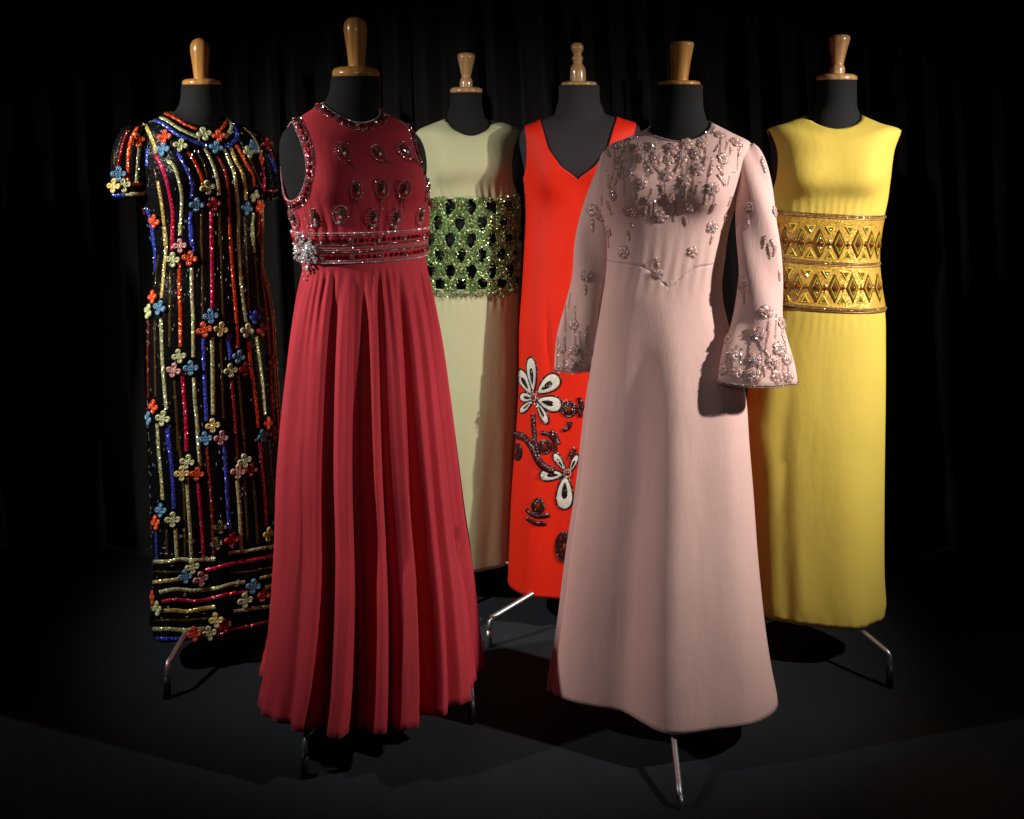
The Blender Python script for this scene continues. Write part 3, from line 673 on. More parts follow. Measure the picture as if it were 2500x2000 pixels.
# ================= A: sequin stripes and flowers
STR = [  # (zoom, colour, points)
 (1,'o',[(475,685),(560,725),(650,778),(735,812)]),(1,'o',[(915,828),(950,792),(968,745),(950,715)]),
 (1,'g',[(415,712),(500,745),(590,805),(690,855),(760,885)]),(1,'g',[(950,885),(990,840),(1008,795),(995,755),(970,735)]),
 (1,'B',[(375,733),(470,772),(560,840),(680,900),(790,935),(840,945)]),(1,'B',[(950,945),(1000,935),(1048,880),(1042,810),(1015,770)]),
 (1,'y',[(290,762),(340,800),(380,880),(410,960),(415,1005)]),(1,'m',[(415,1020),(460,1110),(500,1220),(530,1350),(550,1500),(545,1725)]),
 (1,'k',[(400,1120),(420,1200)]),(1,'y',[(430,1220),(455,1350),(475,1500),(490,1725)]),
 (1,'g',[(510,1060),(560,1110),(600,1230),(620,1350),(615,1500),(605,1640)]),(1,'B',[(590,1000),(620,1050),(670,1150),(705,1250),(695,1350)]),(1,'B',[(693,1460),(685,1550),(690,1640),(697,1725)]),
 (1,'o',[(665,990),(710,1050),(750,1130),(780,1210),(778,1255)]),(1,'k',[(720,950),(790,1080),(820,1190)]),(1,'k',[(775,1440),(770,1725)]),
 (1,'g',[(800,965),(850,1060),(885,1160),(905,1250),(908,1330)]),(1,'k',[(915,1440),(915,1725)]),
 (1,'d',[(900,1030),(940,1100),(972,1200),(985,1350),(990,1500),(1000,1725)]),(1,'m',[(850,1450),(850,1725)]),
 (1,'g',[(945,970),(990,1060),(1030,1160),(1045,1300),(1060,1450),(1060,1725)]),(1,'y',[(1000,965),(1040,1060),(1090,1150),(1110,1250),(1118,1370)]),
 (1,'o',[(1045,940),(1080,1000),(1120,1080),(1170,1170),(1185,1260)]),(1,'k',[(1065,890),(1130,1010),(1195,1150),(1235,1250)]),
 (1,'y',[(1110,815),(1160,855),(1205,930),(1230,1000)]),(1,'m',[(1240,1085),(1258,1170),(1256,1300)]),(1,'g',[(1180,1470),(1165,1600),(1175,1725)]),
 (1,'r',[(1222,1460),(1222,1600),(1225,1725)]),(1,'k',[(1110,1500),(1112,1725)]),(1,'B',[(340,1430),(372,1530),(395,1725)]),(1,'d',[(300,1390),(335,1500),(362,1640)]),
 (1,'o',[(270,805),(222,900),(202,1050),(197,1235)]),(1,'g',[(290,945),(278,1080),(268,1235)]),(1,'r',[(200,830),(155,950),(125,1100)]),(1,'B',[(350,965),(345,1100)]),
 (1,'o',[(238,1245),(275,1242),(315,1238)]),(1,'B',[(85,1325),(125,1330),(170,1328)]),(1,'g',[(178,1320),(260,1322),(340,1315)]),(1,'k',[(95,980),(88,1090)]),
 (2,'B',[(380,0),(403,280),(372,450),(358,560)]),(2,'y',[(475,0),(488,150),(470,350),(452,555)]),(2,'k',[(430,230),(410,350),(400,470)]),(2,'m',[(535,0),(533,190)]),
 (2,'g',[(597,-10),(597,80)]),(2,'B',[(683,0),(690,110),(700,200)]),(2,'o',[(590,280),(590,500),(598,700),(598,930)]),(2,'g',[(685,325),(685,500),(695,700),(697,1010)]),
 (2,'g',[(702,1165),(710,1350),(725,1500),(738,1725)]),(2,'k',[(760,0),(765,300),(770,720)]),(2,'m',[(835,0),(840,300),(843,630)]),(2,'k',[(905,0),(915,400),(925,720)]),
 (2,'o',[(975,0),(990,250),(1010,500),(1030,750),(1035,940)]),(2,'g',[(1040,0),(1050,300),(1075,550),(1098,740)]),(2,'k',[(1095,0),(1110,400),(1120,650)]),
 (2,'g',[(1150,0),(1165,210)]),(2,'k',[(1168,230),(1185,450),(1200,640)]),(2,'r',[(1215,350),(1250,600),(1280,950),(1298,1300),(1312,1500)]),(2,'k',[(1240,420),(1290,650),(1315,950),(1322,1400)]),
 (2,'d',[(352,730),(347,1000),(350,1320)]),(2,'k',[(400,730),(400,1000),(405,1310)]),(2,'g',[(447,715),(457,1000),(475,1250),(492,1410)]),(2,'k',[(520,350),(515,700),(515,930)]),
 (2,'k',[(550,1190),(565,1400),(580,1725)]),(2,'m',[(612,1125),(625,1300),(640,1500),(645,1725)]),(2,'B',[(775,865),(780,1100),(790,1300),(798,1500)]),
 (2,'g',[(840,860),(845,1100),(848,1450)]),(2,'k',[(905,875),(915,1100),(922,1300),(930,1480)]),(2,'B',[(958,835),(975,950),(980,1030)]),(2,'r',[(990,1190),(1005,1350),(1020,1550),(1022,1725)]),
 (2,'k',[(1040,1130),(1060,1350),(1080,1600),(1085,1725)]),(2,'o',[(1118,895),(1140,1100),(1175,1350),(1193,1550)]),(2,'g',[(1178,855),(1205,1050),(1230,1250),(1246,1450)]),
 (2,'m',[(1202,1665),(1207,1725)]),(2,'g',[(417,1520),(430,1725)]),(2,'B',[(492,1530),(510,1725)]),(2,'B',[(935,1670),(937,1725)]),(2,'k',[(352,1570),(356,1725)]),
 (3,'g',[(335,-10),(345,150),(360,300),(367,425)]),(3,'B',[(400,-10),(415,150),(430,300),(438,480)]),(3,'k',[(460,0),(480,200),(500,400),(506,770)]),(3,'m',[(510,-10),(516,130)]),
 (3,'g',[(580,-10),(590,130),(598,225)]),(3,'g',[(515,290),(525,450),(535,600),(543,775)]),(3,'m',[(585,325),(600,500),(612,650),(618,785)]),(3,'d',[(638,110),(655,300),(670,500),(680,755)]),
 (3,'B',[(745,90),(755,250),(765,450),(778,620)]),(3,'g',[(822,305),(835,450),(843,600),(848,735)]),(3,'d',[(810,-5),(818,100),(823,195)]),(3,'k',[(865,-5),(868,140)]),
 (3,'k',[(865,290),(880,500),(890,700)]),(3,'k',[(915,300),(935,450),(950,695)]),(3,'m',[(962,85),(975,250),(990,400),(1000,580)]),(3,'k',[(1020,60),(1035,250),(1052,450)]),
 (3,'B',[(325,620),(330,785)]),(3,'k',[(390,610),(395,775)]),(3,'g',[(447,600),(455,775)]),(3,'k',[(290,100),(287,350),(292,480)]),
 (3,'g',[(305,803),(400,803),(480,790),(560,795),(690,790)]),(3,'g',[(770,752),(900,735),(1065,704)]),(3,'k',[(305,860),(400,868),(490,865)]),
 (3,'m',[(615,862),(700,842),(770,820),(900,798),(1065,765)]),(3,'k',[(780,872),(900,865),(1065,835)]),(3,'y',[(300,930),(400,920),(490,908)]),
 (3,'g',[(350,990),(450,972),(560,980),(700,965),(770,945),(870,928)]),(3,'g',[(960,905),(1065,880)]),(3,'m',[(365,1048),(450,1036),(580,1045),(700,1020),(780,1000),(885,990)]),
 (3,'y',[(345,1108),(430,1100),(520,1108),(600,1092),(690,1080)]),(3,'g',[(800,1108),(900,1095),(1050,1070)]),(3,'k',[(290,1160),(400,1162),(520,1160),(650,1150)]),
 (3,'y',[(995,962),(1065,940)]),(3,'g',[(285,1215),(400,1215),(500,1222),(620,1212)]),(3,'B',[(288,1270),(400,1276),(500,1274),(575,1268)]),
 (3,'r',[(770,1225),(860,1205),(930,1190),(1030,1165)]),(3,'r',[(580,1268),(650,1262),(760,1240)]),
 (1,'r',[(1240,885),(1300,965),(1340,1060)]),(1,'B',[(1290,1010),(1330,1080),(1352,1150)]),(1,'r',[(1285,1295),(1330,1298),(1370,1293)]),(1,'k',[(1285,1360),(1330,1362),(1378,1352)])]
FLA = [(1,270,905,'o'),(1,490,880,'o'),(1,480,975,'b'),(1,610,945,'g'),(1,790,860,'g'),(1,905,875,'o'),(1,885,960,'b'),(1,1130,1000,'g'),(1,1165,955,'b'),(1,1222,1050,'o'),(1,128,1165,'b'),(1,168,1255,'g'),(1,98,1258,'y'),
 (1,415,1530,'o'),(1,815,1265,'g'),(1,735,1400,'b'),(1,868,1400,'r'),(1,1175,1330,'g'),(1,1115,1435,'b'),(1,1212,1425,'o'),(1,1278,935,'r'),
 (2,597,155,'p'),(2,545,262,'g'),(2,670,252,'o'),(2,397,550,'o'),(2,368,660,'g'),(2,447,632,'b'),(2,828,695,'b'),(2,780,797,'o'),(2,903,795,'y'),(2,1100,805,'g'),(2,1160,705,'B'),(2,1208,800,'r'),(2,590,1000,'g'),(2,550,1107,'p'),(2,678,1090,'b'),
 (2,1040,1005,'b'),(2,978,1110,'g'),(2,1088,1100,'r'),(2,402,1385,'o'),(2,368,1475,'b'),(2,470,1475,'g'),(2,1256,1515,'o'),(2,1218,1610,'b'),(2,1300,1590,'d'),(2,845,1530,'y'),(2,790,1630,'b'),(2,905,1625,'p'),(2,1288,1040,'r'),
 (3,520,190,'g'),(3,487,262,'y'),(3,577,263,'o'),(3,865,185,'g'),(3,825,250,'p'),(3,905,240,'r'),(3,365,487,'b'),(3,337,562,'o'),(3,430,543,'g'),(3,720,590,'k'),(3,785,665,'o'),(3,700,690,'k'),(3,1045,560,'b'),(3,1005,635,'y'),(3,550,830,'g'),(3,508,890,'b'),
 (3,597,905,'p'),(3,920,950,'b'),(3,980,1005,'o'),(3,870,1035,'g'),(3,305,1020,'o'),(3,345,1085,'g'),(3,700,1155,'y'),(3,745,1190,'r'),(3,655,1235,'g'),(3,560,1240,'o')]
CN = dict(o='orange', g='pale green', b='sky blue', p='rose pink', y='straw yellow', B='dark blue', r='dark red', d='rust orange', k='bronze')
def fit_A():
    C = CAST['A']; root = DR['A']; S = SF['A']; zz = {1: z1, 2: z2, 3: z3}
    for zi, c, pts in STR:
        q = [zz[zi](p) for p in pts]; w = .0040 if c == 'k' else (.0046 if c in 'rd' else .0057); 
        if zi == 1 and 0: w *= .9
        for seg in cast_line(C, q, 6):
            V, Fc = ribbon_mesh(seg, w * random.uniform(.92, 1.08), .0014 if c == 'k' else .0026, sink=.0008)
            o = obj('sequin_stripe', V, Fc, M_['sq_' + c], root)
            if c != 'k':
                mb = MB()
                for rep in range(3): bead_row(mb, [(p + n * .0018, n) for p, n in seg], random.uniform(.012, .02), .0013, random.uniform(-.7, .7) * w, .5, 2.2)
                obj('loose_sequins', mb.V, mb.F, M_['fl_' + c], o, smooth=False, kind='stuff')
    # stripes round the side and back the camera does not see
    cols = list('ogBmykgo')
    for i, vb in enumerate(np.arange(math.pi / 2 + .12, 3 * math.pi / 2 - .1, .19)):
        b = (vb - S.yaw + math.pi) % (2 * math.pi) - math.pi
        zs = np.linspace(.42, 1.22, 40); PN = [S.at(b, z) for z in zs]
        V, Fc = ribbon_mesh(PN, .005, .0024); obj('sequin_stripe', V, Fc, M_['sq_' + cols[i % 8]], root)
    for i, z in enumerate((.37, .33, .29, .25, .21, .17, .13)):
        PN = [S.at((vb - S.yaw + math.pi) % (2 * math.pi) - math.pi, z) for vb in np.linspace(math.pi / 2 + .15, 3 * math.pi / 2 - .15, 50)]
        V, Fc = ribbon_mesh(PN, .0045, .0024); obj('sequin_stripe', V, Fc, M_['sq_' + 'gmygyoB'[i]], root)
    for k in 'ogbpyBrdk': M_['pt_' + k] = glitter(M_['sq_' + k].name + '_thread', [c * .85 for c in SQ[k]], 500, .5, .42, .08, .25, spec=.4)
    pet = {k: petal_mesh('looped_petal', .0188, .0080, M_['pt_' + k], h=.0042) for k in 'ogbpyBrdk'}
    cen = {k: bead_mesh('flower', .0038, M_['crystal' if k in 'gyp' else 'sq_' + k], .9, 1) for k in 'ogbpyBrdk'}
    tip = bead_mesh('petal_bead', .0019, M_['crystal'], .9, 1)
    for zi, x, y, c in FLA:
        q = zz[zi]((x, y)); h = cast_near(C, q[0], q[1], 505)
        if not h: continue
        sc_ = random.uniform(.92, 1.08) * (1.0 if q[1] > 320 else .95)
        M = frame(h[0], h[1], roll=random.uniform(-.25, .25), lift=.004) @ Matrix.Scale(sc_, 4); o = place(cen[c], root, M, 'flower'); o['label'] = CN[c] + ' four-petalled flower'
        for k in range(4):
            R = Matrix.Rotation(k * math.pi / 2 + random.uniform(-.08, .08), 4, 'Z') @ Matrix.Rotation(.10, 4, 'X'); sub(pet[c], o, R, 'petal')
            sub(tip, o, R @ Matrix.Translation((0, .0125, .0028)), 'bead')
    # scattered clear bugle beads between the stripes
    mb = MB(); nv, nb = S.B.shape
    for _ in range(800):
        i = random.randrange(3, nv - 4); j = random.randrange(nb); p = Vector(S.P[i, j]); n = Vector(S.N[i, j]); t = (Vector(S.P[min(i + 1, nv - 1), j]) - Vector(S.P[i - 1, j])).normalized()
        if p.z < .34: t = n.cross(t)
        sd = n.cross(t); L = random.uniform(.0022, .004); r = .0006; c = p + sd * random.uniform(-.005, .005) + n * .0022
        mb.add([c - t * L + sd * r, c - t * L - sd * r, c - t * L + n * r, c + t * L + sd * r, c + t * L - sd * r, c + t * L + n * r], [(0, 1, 4, 3), (1, 2, 5, 4), (2, 0, 3, 5), (0, 2, 1), (3, 4, 5)])
    obj('bugle_beads', mb.V, mb.F, M_['crystal'], root, smooth=False, kind='stuff')
fit_A()

# ================= surface curves
def col_down(S, s, j0=0):
    """closed line s metres below the top edge, column by column"""
    out = []
    for j in range(0, S.nb, 2):
        acc = 0; i = len(S.P) - 1
        while i > 0:
            L = np.linalg.norm(S.P[i, j] - S.P[i - 1, j])
            if acc + L >= s: break
            acc += L; i -= 1
        u = (s - acc) / max(L, 1e-9); out.append((S.P[i, j] * (1 - u) + S.P[i - 1, j] * u, S.N[i, j]))
    return out
def contour(S, Fd, lev, side, yc, lxc, bins=72):
    """closed line where field Fd = lev on one side of the body, sorted round the armhole centre"""
    zc = ZY(yc, S.d); pts = []
    G = Fd - lev
    for ax in (0, 1):
        G2 = np.roll(G, -1, ax); P2 = np.roll(S.P, -1, ax); N2 = np.roll(S.N, -1, ax); m = (G * G2 < 0) & (S.lx * side > 0)
        if ax == 0: m[-1] = False
        for i, j in zip(*np.nonzero(m)):
            t = G[i, j] / (G[i, j] - G2[i, j]); p = S.P[i, j] * (1 - t) + P2[i, j] * t; n = S.N[i, j] * (1 - t) + N2[i, j] * t
            ly = (p[:2] - S.c) @ S.Fd[:2]; pts.append((math.atan2(p[2] - zc, ly), p, n))
    B = [[] for _ in range(bins)]
    for a, p, n in pts: B[int((a + math.pi) / (2 * math.pi) * bins) % bins].append((p, n))
    return [(sum(p for p, n in b) / len(b), sum(n for p, n in b) / len(b)) for b in B if b]
def closed(PN): return PN + [PN[0]]
def level_line(S, y, n=240, b0=-math.pi, b1=math.pi, lift=0, slope=0):
    out = []
    for b in np.linspace(b0, b1, n):
        z = ZY(y, S.d) + slope * S.rings[S.nlow - 2]['a'] * math.sin(b); out.append(S.at(b, z, lift))
    return out

# ================= B: jewels of the crimson gown
def fit_B():
    C = CAST['B']; root = DR['B']; S = SF['B']; d = S.d
    silver, rose, clear = MB(), MB(), MB()
    gem = bead_mesh('gem', .0056, M_['ruby'], .6); gem2 = bead_mesh('gem', .0050, M_['redgem'], .6); ros = MB()
    for k in range(7):
        a = k * 2 * math.pi / 6; r = .0042 if k < 6 else 0; bead(ros, (r * math.cos(a), r * math.sin(a), .0016 + (.0014 if k == 6 else 0)), .0021)
    ros = mesh_of('rosette', ros.V, ros.F, M_['silver'], False)
    gems = []
    def band(line, w, closed_=True, gem_step=.017):
        V, Fc = ribbon_mesh(line, w, .0022, closed=closed_, prof=[(-1, 0), (-.85, .9), (0, 1), (.85, .9), (1, 0)], sink=.0003)
        obj('jewelled_trim', V, Fc, M_['rosetrim'], root)
        L = closed(line) if closed_ else line
        for s_ in (-1, 1): bead_row(silver if s_ < 0 else clear, L, .0048, .0017, s_ * w * .95)
        bead_row(rose, L, .0042, .0014, w * .62); bead_row(rose, L, .0042, .0014, -w * .62)
        acc = 0; k = 0
        for i in range(len(L) - 1):
            a, b2 = Vector(L[i][0]), Vector(L[i + 1][0]); ln = (b2 - a).length
            while acc < ln:
                p = a.lerp(b2, acc / ln); M = frame(p, L[i][1], roll=random.random() * 3, lift=.0028)
                if k % 3 == 2: place(ros, root, M, 'rosette')
                else: place(gem if random.random() < .8 else gem2, root, M, 'gem')
                acc += gem_step; k += 1
            acc -= ln
    band(col_down(S, .0125), .0115)
    for side in (-1, 1):
        yc = 386; line = contour(S, S.arm, .125, side, yc, .19)
        if len(line) > 20: band(line, .0115)
    # waistband rows (axis heights)
    for y, mb, r in ((557, clear, .0019), (562, rose, .0017), (627, clear, .0019), (622, rose, .0017), (592, rose, .0017), (597, rose, .0015)):
        bead_row(mb, level_line(S, y, lift=.0042), r * 2.1, r)
    for y in (585.5, 602):
        V, Fc = ribbon_mesh(level_line(S, y, lift=.0042)[:-1], .0028, .0024, closed=True); obj('braid', V, Fc, M_['smoke'], root); bead_row(silver, level_line(S, y, lift=.006), .0042, .0016, .0)
    for y, off in ((574, 0), (612.5, 2)):
        L = level_line(S, y, 400, lift=.0042); acc = 0; k = off
        for i in range(len(L) - 1):
            a, b2 = Vector(L[i][0]), Vector(L[i + 1][0]); ln = (b2 - a).length
            while acc < ln:
                p = a.lerp(b2, acc / ln); M = frame(p, L[i][1], roll=random.random() * 3, lift=.002); r_ = k % 5
                if r_ == 3: place(ros, root, M, 'rosette')
                else: place(gem if random.random() < .8 else gem2, root, M, 'gem')
                acc += .0135; k += 1
            acc -= ln
    # motifs
    zb = Z(640, 20, 2.614)
    ms = [(515, 920, 0), (740, 925, 0), (910, 915, 0), (600, 1160, 1), (765, 1150, 1), (910, 1155, 1), (1052, 1150, 1), (335, 1330, 2), (500, 1310, 2), (712, 1330, 2), (857, 1335, 2), (1010, 1320, 2), (205, 1345, 2)]
    out = MB(); n = 26
    for k in range(n):
        a = 2 * math.pi * k / n; r = .0175 * (1 + .13 * math.cos(3 * a + math.pi / 2 * 0 + math.pi)); bead(out, (r * math.sin(a) * .92, r * math.cos(a) * 1.12, .0012), .0015)
    for k in range(10):
        a = math.pi * 2 * k / 10; bead(out, (.0085 * math.sin(a), .011 * math.cos(a), .0018), .0017)
    outm = mesh_of('beaded_motif', out.V, out.F, M_['silver'], False)
    inn = MB()
    for k in range(22): a = 2 * math.pi * k / 22; bead(inn, (.0135 * math.sin(a), .0165 * math.cos(a), .0012), .0017)
    innm = mesh_of('bead_loop', inn.V, inn.F, M_['pinkbead'], False)
    V, Fc = ico(1, 1); stm = mesh_of('dark_stone', [(v.x * .0058, v.y * .0098, v.z * .004) for v in V], Fc, M_['smoke'], False)
    smallr = bead_mesh('ruby', .003, M_['redgem'], .8); smallc = bead_mesh('crystal', .0034, M_['crystal'], .8)
    tl = MB()
    for k in range(7): bead(tl, (.0006 * k, -.019 - .0042 * k, .0014), .0022 - .0002 * k)
    tlm = mesh_of('bead_tail', tl.V, tl.F, M_['smoke'], False)
    for x, y, t in ms:
        q = zb((x, y)); h = cast_near(C, q[0], q[1], 880)
        if not h: continue
        M = frame(h[0], h[1], roll=random.uniform(-.22, .22) + (.25 if t == 0 else 0), lift=.0012) @ Matrix.Diagonal((random.uniform(.82, 1.0), random.uniform(.92, 1.1), 1, 1)) @ Matrix.Scale((1.3, 1.28, 1.25)[t], 4)
        o = place(outm, root, M, 'beaded_motif'); sub(innm, o, Matrix.Identity(4), 'bead_loop'); sub(stm, o, Matrix.Translation((0, .003, .002)), 'dark_stone')
        sub(smallr, o, Matrix.Translation((0, -.0105, .003)), 'ruby'); sub(smallc, o, Matrix.Translation((.0006, -.0045, .0048)), 'crystal')
        if t < 2: sub(tlm, o, Matrix.Rotation(.35 if t == 0 else 0, 4, 'Z'), 'bead_tail')
        else: sub(smallc, o, Matrix.Translation((0, -.0165, .003)), 'crystal')
    # brooch at the wearer's side
    br = MB()
    for k in range(120):
        q = zb((290 + random.gauss(0, 26), 1545 + random.gauss(0, 52))); h = cast_near(C, q[0], q[1], 880)
        if h: bead(br, h[0] + h[1] * random.uniform(.003, .011), random.uniform(.002, .0045))
    for (x, y) in ((252, 1450), (240, 1528), (300, 1650), (345, 1590), (290, 1600), (235, 1590), (325, 1520)):
        q = zb((x, y)); h = cast_near(C, q[0], q[1], 880)
        if h:
            for k in range(8): bead(br, h[0] + h[1] * .007 + Vector((random.gauss(0, .004), random.gauss(0, .003), random.gauss(0, .004))), .0032)
    obj('brooch', br.V, br.F, M_['crystal'], root, smooth=False)
    obj('silver_beads', silver.V, silver.F, M_['silver'], root, smooth=False, kind='stuff')
    obj('rose_beads', rose.V, rose.F, M_['pinkbead'], root, smooth=False, kind='stuff')
    obj('clear_beads', clear.V, clear.F, M_['crystal'], root, smooth=False, kind='stuff')
fit_B()

# ================= C: tinsel lattice
M_['tinsel'] = glitter('green_tinsel', (.20, .34, .12), 600, .9, .25, .5, .5, irid=.05)
M_['tinsel_pale'] = glitter('silver_green_strand', (.46, .53, .33), 500, .8, .2, .55, .5)
def fit_C():
    root = DR['C']; S = SF['C']; d = S.d; zt, zb_ = ZY(477, d), ZY(699, d)
    seg = np.linalg.norm(np.roll(S.P, -1, 1) - S.P, axis=2); arc = np.concatenate([np.zeros((len(seg), 1)), np.cumsum(seg, 1)[:, :-1]], 1)
    j0 = int(np.argmin(np.abs(S.b + S.yaw))); arc = arc - arc[:, j0:j0 + 1]
    z = S.z; f = np.full(z.shape, 9.0); pitch = .063; px = d / F
    per = seg.sum(1, keepdims=True); n_ = np.round(per / pitch); p_ = per / n_
    for r, yy in enumerate((503, 540, 580, 617, 655, 688)):
        z0 = ZY(yy, d); s = arc - .0135 - (p_ / 2 if r % 2 else 0); s = (s + p_ / 2) % p_ - p_ / 2; dz = (z - z0) / .0225
        wd = .0155 * np.clip(1 + .42 * dz, .35, 1.3)
        f = np.minimum(f, (s / wd) ** 2 + dz ** 2 - 1)
    f = np.minimum(f, 1.0) * .02
    net = np.minimum(f, np.minimum(zt - z, z - zb_)); S2 = S
    V, Fc = S.part(net, .0035); obj('tinsel_lattice', V, Fc, M_['tinsel'], root, solid=.003)
    for y, m in ((479, 'sage'), (699, 'sage')):
        V, Fc = ribbon_mesh(level_line(S, y, 160, lift=.001)[:-1], .0035, .0018, closed=True); obj('band_edge', V, Fc, M_[m], root)
    mb, mb2, bd, bw = MB(), MB(), MB(), MB(); nv, nb = net.shape; rows = [i for i in range(nv) if zb_ - .012 < z[i].mean() < zt + .005]; cnt = 0
    while cnt < 7600:
        i = random.choice(rows); j = random.randrange(nb)
        if net[i, j] < .0005 and not (z[i, j] < zb_): continue
        if z[i, j] < zb_ and f[i, j] < 0: continue
        cnt += 1; u = random.random(); p = Vector(S.P[i, j] * (1 - u) + S.P[i, (j + 1) % nb] * u) + Vector((0, 0, random.uniform(-.006, .006))); n = Vector(S.N[i, j]); t = n.cross(Vector((0, 0, 1))).normalized(); w = n.cross(t)
        a = random.uniform(0, 6.28); dr = (n * random.uniform(.25, 1.0) + (t * math.cos(a) + w * math.sin(a)) * random.uniform(.4, 1.3)).normalized()
        L = random.uniform(.007, .017); r = random.uniform(.0007, .0013); x = dr.cross(Vector((.3, .8, .5))).normalized() * r; y = dr.cross(x).normalized() * r; c = p + n * .003
        T = mb if random.random() < .62 else mb2
        T.add([c + x, c - x * .5 + y * .87, c - x * .5 - y * .87, c + dr * L + x, c + dr * L - x * .5 + y * .87, c + dr * L - x * .5 - y * .87], [(0, 1, 4, 3), (1, 2, 5, 4), (2, 0, 3, 5), (3, 4, 5)])
        q = random.random()
        if q < .045: bead(bd, c + dr * L * .6 + n * .002, random.uniform(.0018, .003))
        elif q < .085: bead(bw, c + dr * L * .6 + n * .002, random.uniform(.0016, .0026))
    obj('tinsel_strands', mb.V, mb.F, M_['tinsel'], root, smooth=False, kind='stuff'); obj('pale_tinsel_strands', mb2.V, mb2.F, M_['tinsel_pale'], root, smooth=False, kind='stuff')
    obj('lime_beads', bd.V, bd.F, M_['lime'], root, smooth=False, kind='stuff'); obj('amber_beads', bw.V, bw.F, M_['amber'], root, smooth=False, kind='stuff')
fit_C()

# ================= D: beaded flowers
M_['white_bead'] = glitter('white_caviar_bead', (.74, .72, .64), 800, .55, .35, 0, .12, spec=.5)
M_['black_bead'] = glitter('black_caviar_bead', (.012, .008, .012), 700, .9, .22, .2, .5, spec=.9)
M_['maroon_bead'] = glitter('maroon_beading', (.055, .004, .009), 700, .9, .25, .3, .6, spec=.9)
def fit_D():
    C = CAST['D']; root = DR['D']; zd = Z(1150, 800, 2.157)
    def outline(c, L, w, ang, scale=1.0, seg=30):
        """teardrop, tip towards ang (degrees, 0 = right, 90 = up)"""
        a = math.radians(ang); ux, uy = math.cos(a), -math.sin(a); out = []
        for k in range(seg):
            t = 2 * math.pi * k / seg; v = math.cos(t); u = math.sin(t) * (.78 + .30 * v); out.append((c[0] + (v * L * ux - u * w * uy) * scale, c[1] + (v * L * uy + u * w * ux) * scale))
        return out
    def patch(c, ol, h, m, name, parent, lift=0.0):
        V, Fc = [], []; rs = [0, .35, .65, .88, 1.0]; hs = [1, .98, .9, .7, .1]; ok = True; seg = len(ol)
        for ri, r in enumerate(rs):
            for k in range(1 if ri == 0 else seg):
                q = (c[0] + (ol[k][0] - c[0]) * r, c[1] + (ol[k][1] - c[1]) * r); s = zd(q); g = cast_near(C, s[0], s[1], 1400)
                if not g: return None
                V.append(g[0] + g[1] * (h * hs[ri] + lift))
        for k in range(seg): Fc.append((0, 1 + k, 1 + (k + 1) % seg))
        for i in range(3):
            for k in range(seg): a = 1 + i * seg + k; b2 = 1 + i * seg + (k + 1) % seg; Fc.append((a, a + seg, b2 + seg, b2))
        return obj(name, V, Fc, M_[m], parent)
    def rim(ol, w, h, m, name, parent, lift=.0, closed_=True):
        PN = []
        for q in ol:
            s = zd(q); g = cast_near(C, s[0], s[1], 1400)
            if g: PN.append((g[0] + g[1] * lift, g[1]))
        if len(PN) < 3: return
        V, Fc = ribbon_mesh(PN, w, h, closed=closed_, sink=0); return obj(name, V, Fc, M_[m], parent)
    def petal(c, L, w, ang):
        L *= 1.04; w *= 1.2; ol = outline(c, L, w, ang); o = patch(c, ol, .0024, 'white_bead', 'white_petal', root, .0006)
        if not o: return
        rim(outline(c, L, w, ang, 1.03), .0027, .0028, 'black_bead', 'black_outline', o, .0005)
        ci = (c[0] - math.cos(math.radians(ang)) * L * .12, c[1] + math.sin(math.radians(ang)) * L * .12)
        patch(ci, outline(ci, L * .5, w * .36, ang), .0012, 'black_bead', 'black_centre', o, .0032)
    for a in [((322, 245), 84, 25, 95), ((283, 285), 68, 27, 118), ((408, 300), 66, 42, 38), ((413, 397), 62, 40, -14), ((296, 368), 36, 24, 172), ((292, 415), 42, 17, 225), ((374, 445), 62, 19, -65),
              ((424, 775), 58, 30, 182), ((494, 868), 82, 44, -92), ((466, 706), 50, 18, 122), ((540, 715), 48, 16, 65)]: petal(*a)
    amb = bead_mesh('amber_centre', .0075, M_['amber'], .7, 1)
    for q in ((333, 365), (510, 765)):
        s = zd(q); g = C(*s)
        if g:
            o = place(amb, root, frame(g[0], g[1], lift=.006), 'amber_centre'); mb = MB()
            for k in range(14): a = 2 * math.pi * k / 14; bead(mb, (.0095 * math.cos(a), .0095 * math.sin(a), 0), .002)
            sub(mesh_of('crystal_ring', mb.V, mb.F, M_['crystal'], False), o, Matrix.Identity(4), 'crystal_ring')
    def line(pts, w, m='maroon_bead', name='beaded_stem', glint=True):
        L = smooth_line(pts, 9); o = rim(L, w, .0045, m, name, root, .0, False)
        if o and glint:
            PN = []
            for q in L:
                s = zd(q); g = cast_near(C, s[0], s[1], 1400)
                if g: PN.append((g[0] + g[1] * .0045, g[1]))
            mb = MB(); bead_row(mb, PN, .0095, .0015, w * .45); obj('glass_beads', mb.V, mb.F, M_['crystal'], o, smooth=False)
    line([(326, 455), (330, 520), (338, 600), (352, 670)], .0095)
    line([(240, 566), (282, 582), (320, 630), (348, 690), (390, 738), (440, 755)], .013)
    for pts in ([(522, 492), (512, 525), (484, 540)], [(372, 553), (408, 563), (438, 598), (442, 655)], [(420, 545), (448, 572), (460, 612)], [(292, 958), (322, 985), (365, 994), (412, 985)], [(294, 1005), (340, 1030), (394, 1030)], [(566, 368), (580, 400), (592, 436)], [(575, 395), (572, 440), (578, 470)], [(520, 690), (532, 660), (548, 640)]):
        line(pts, .0072, 'maroon_bead', 'beaded_arc', False)
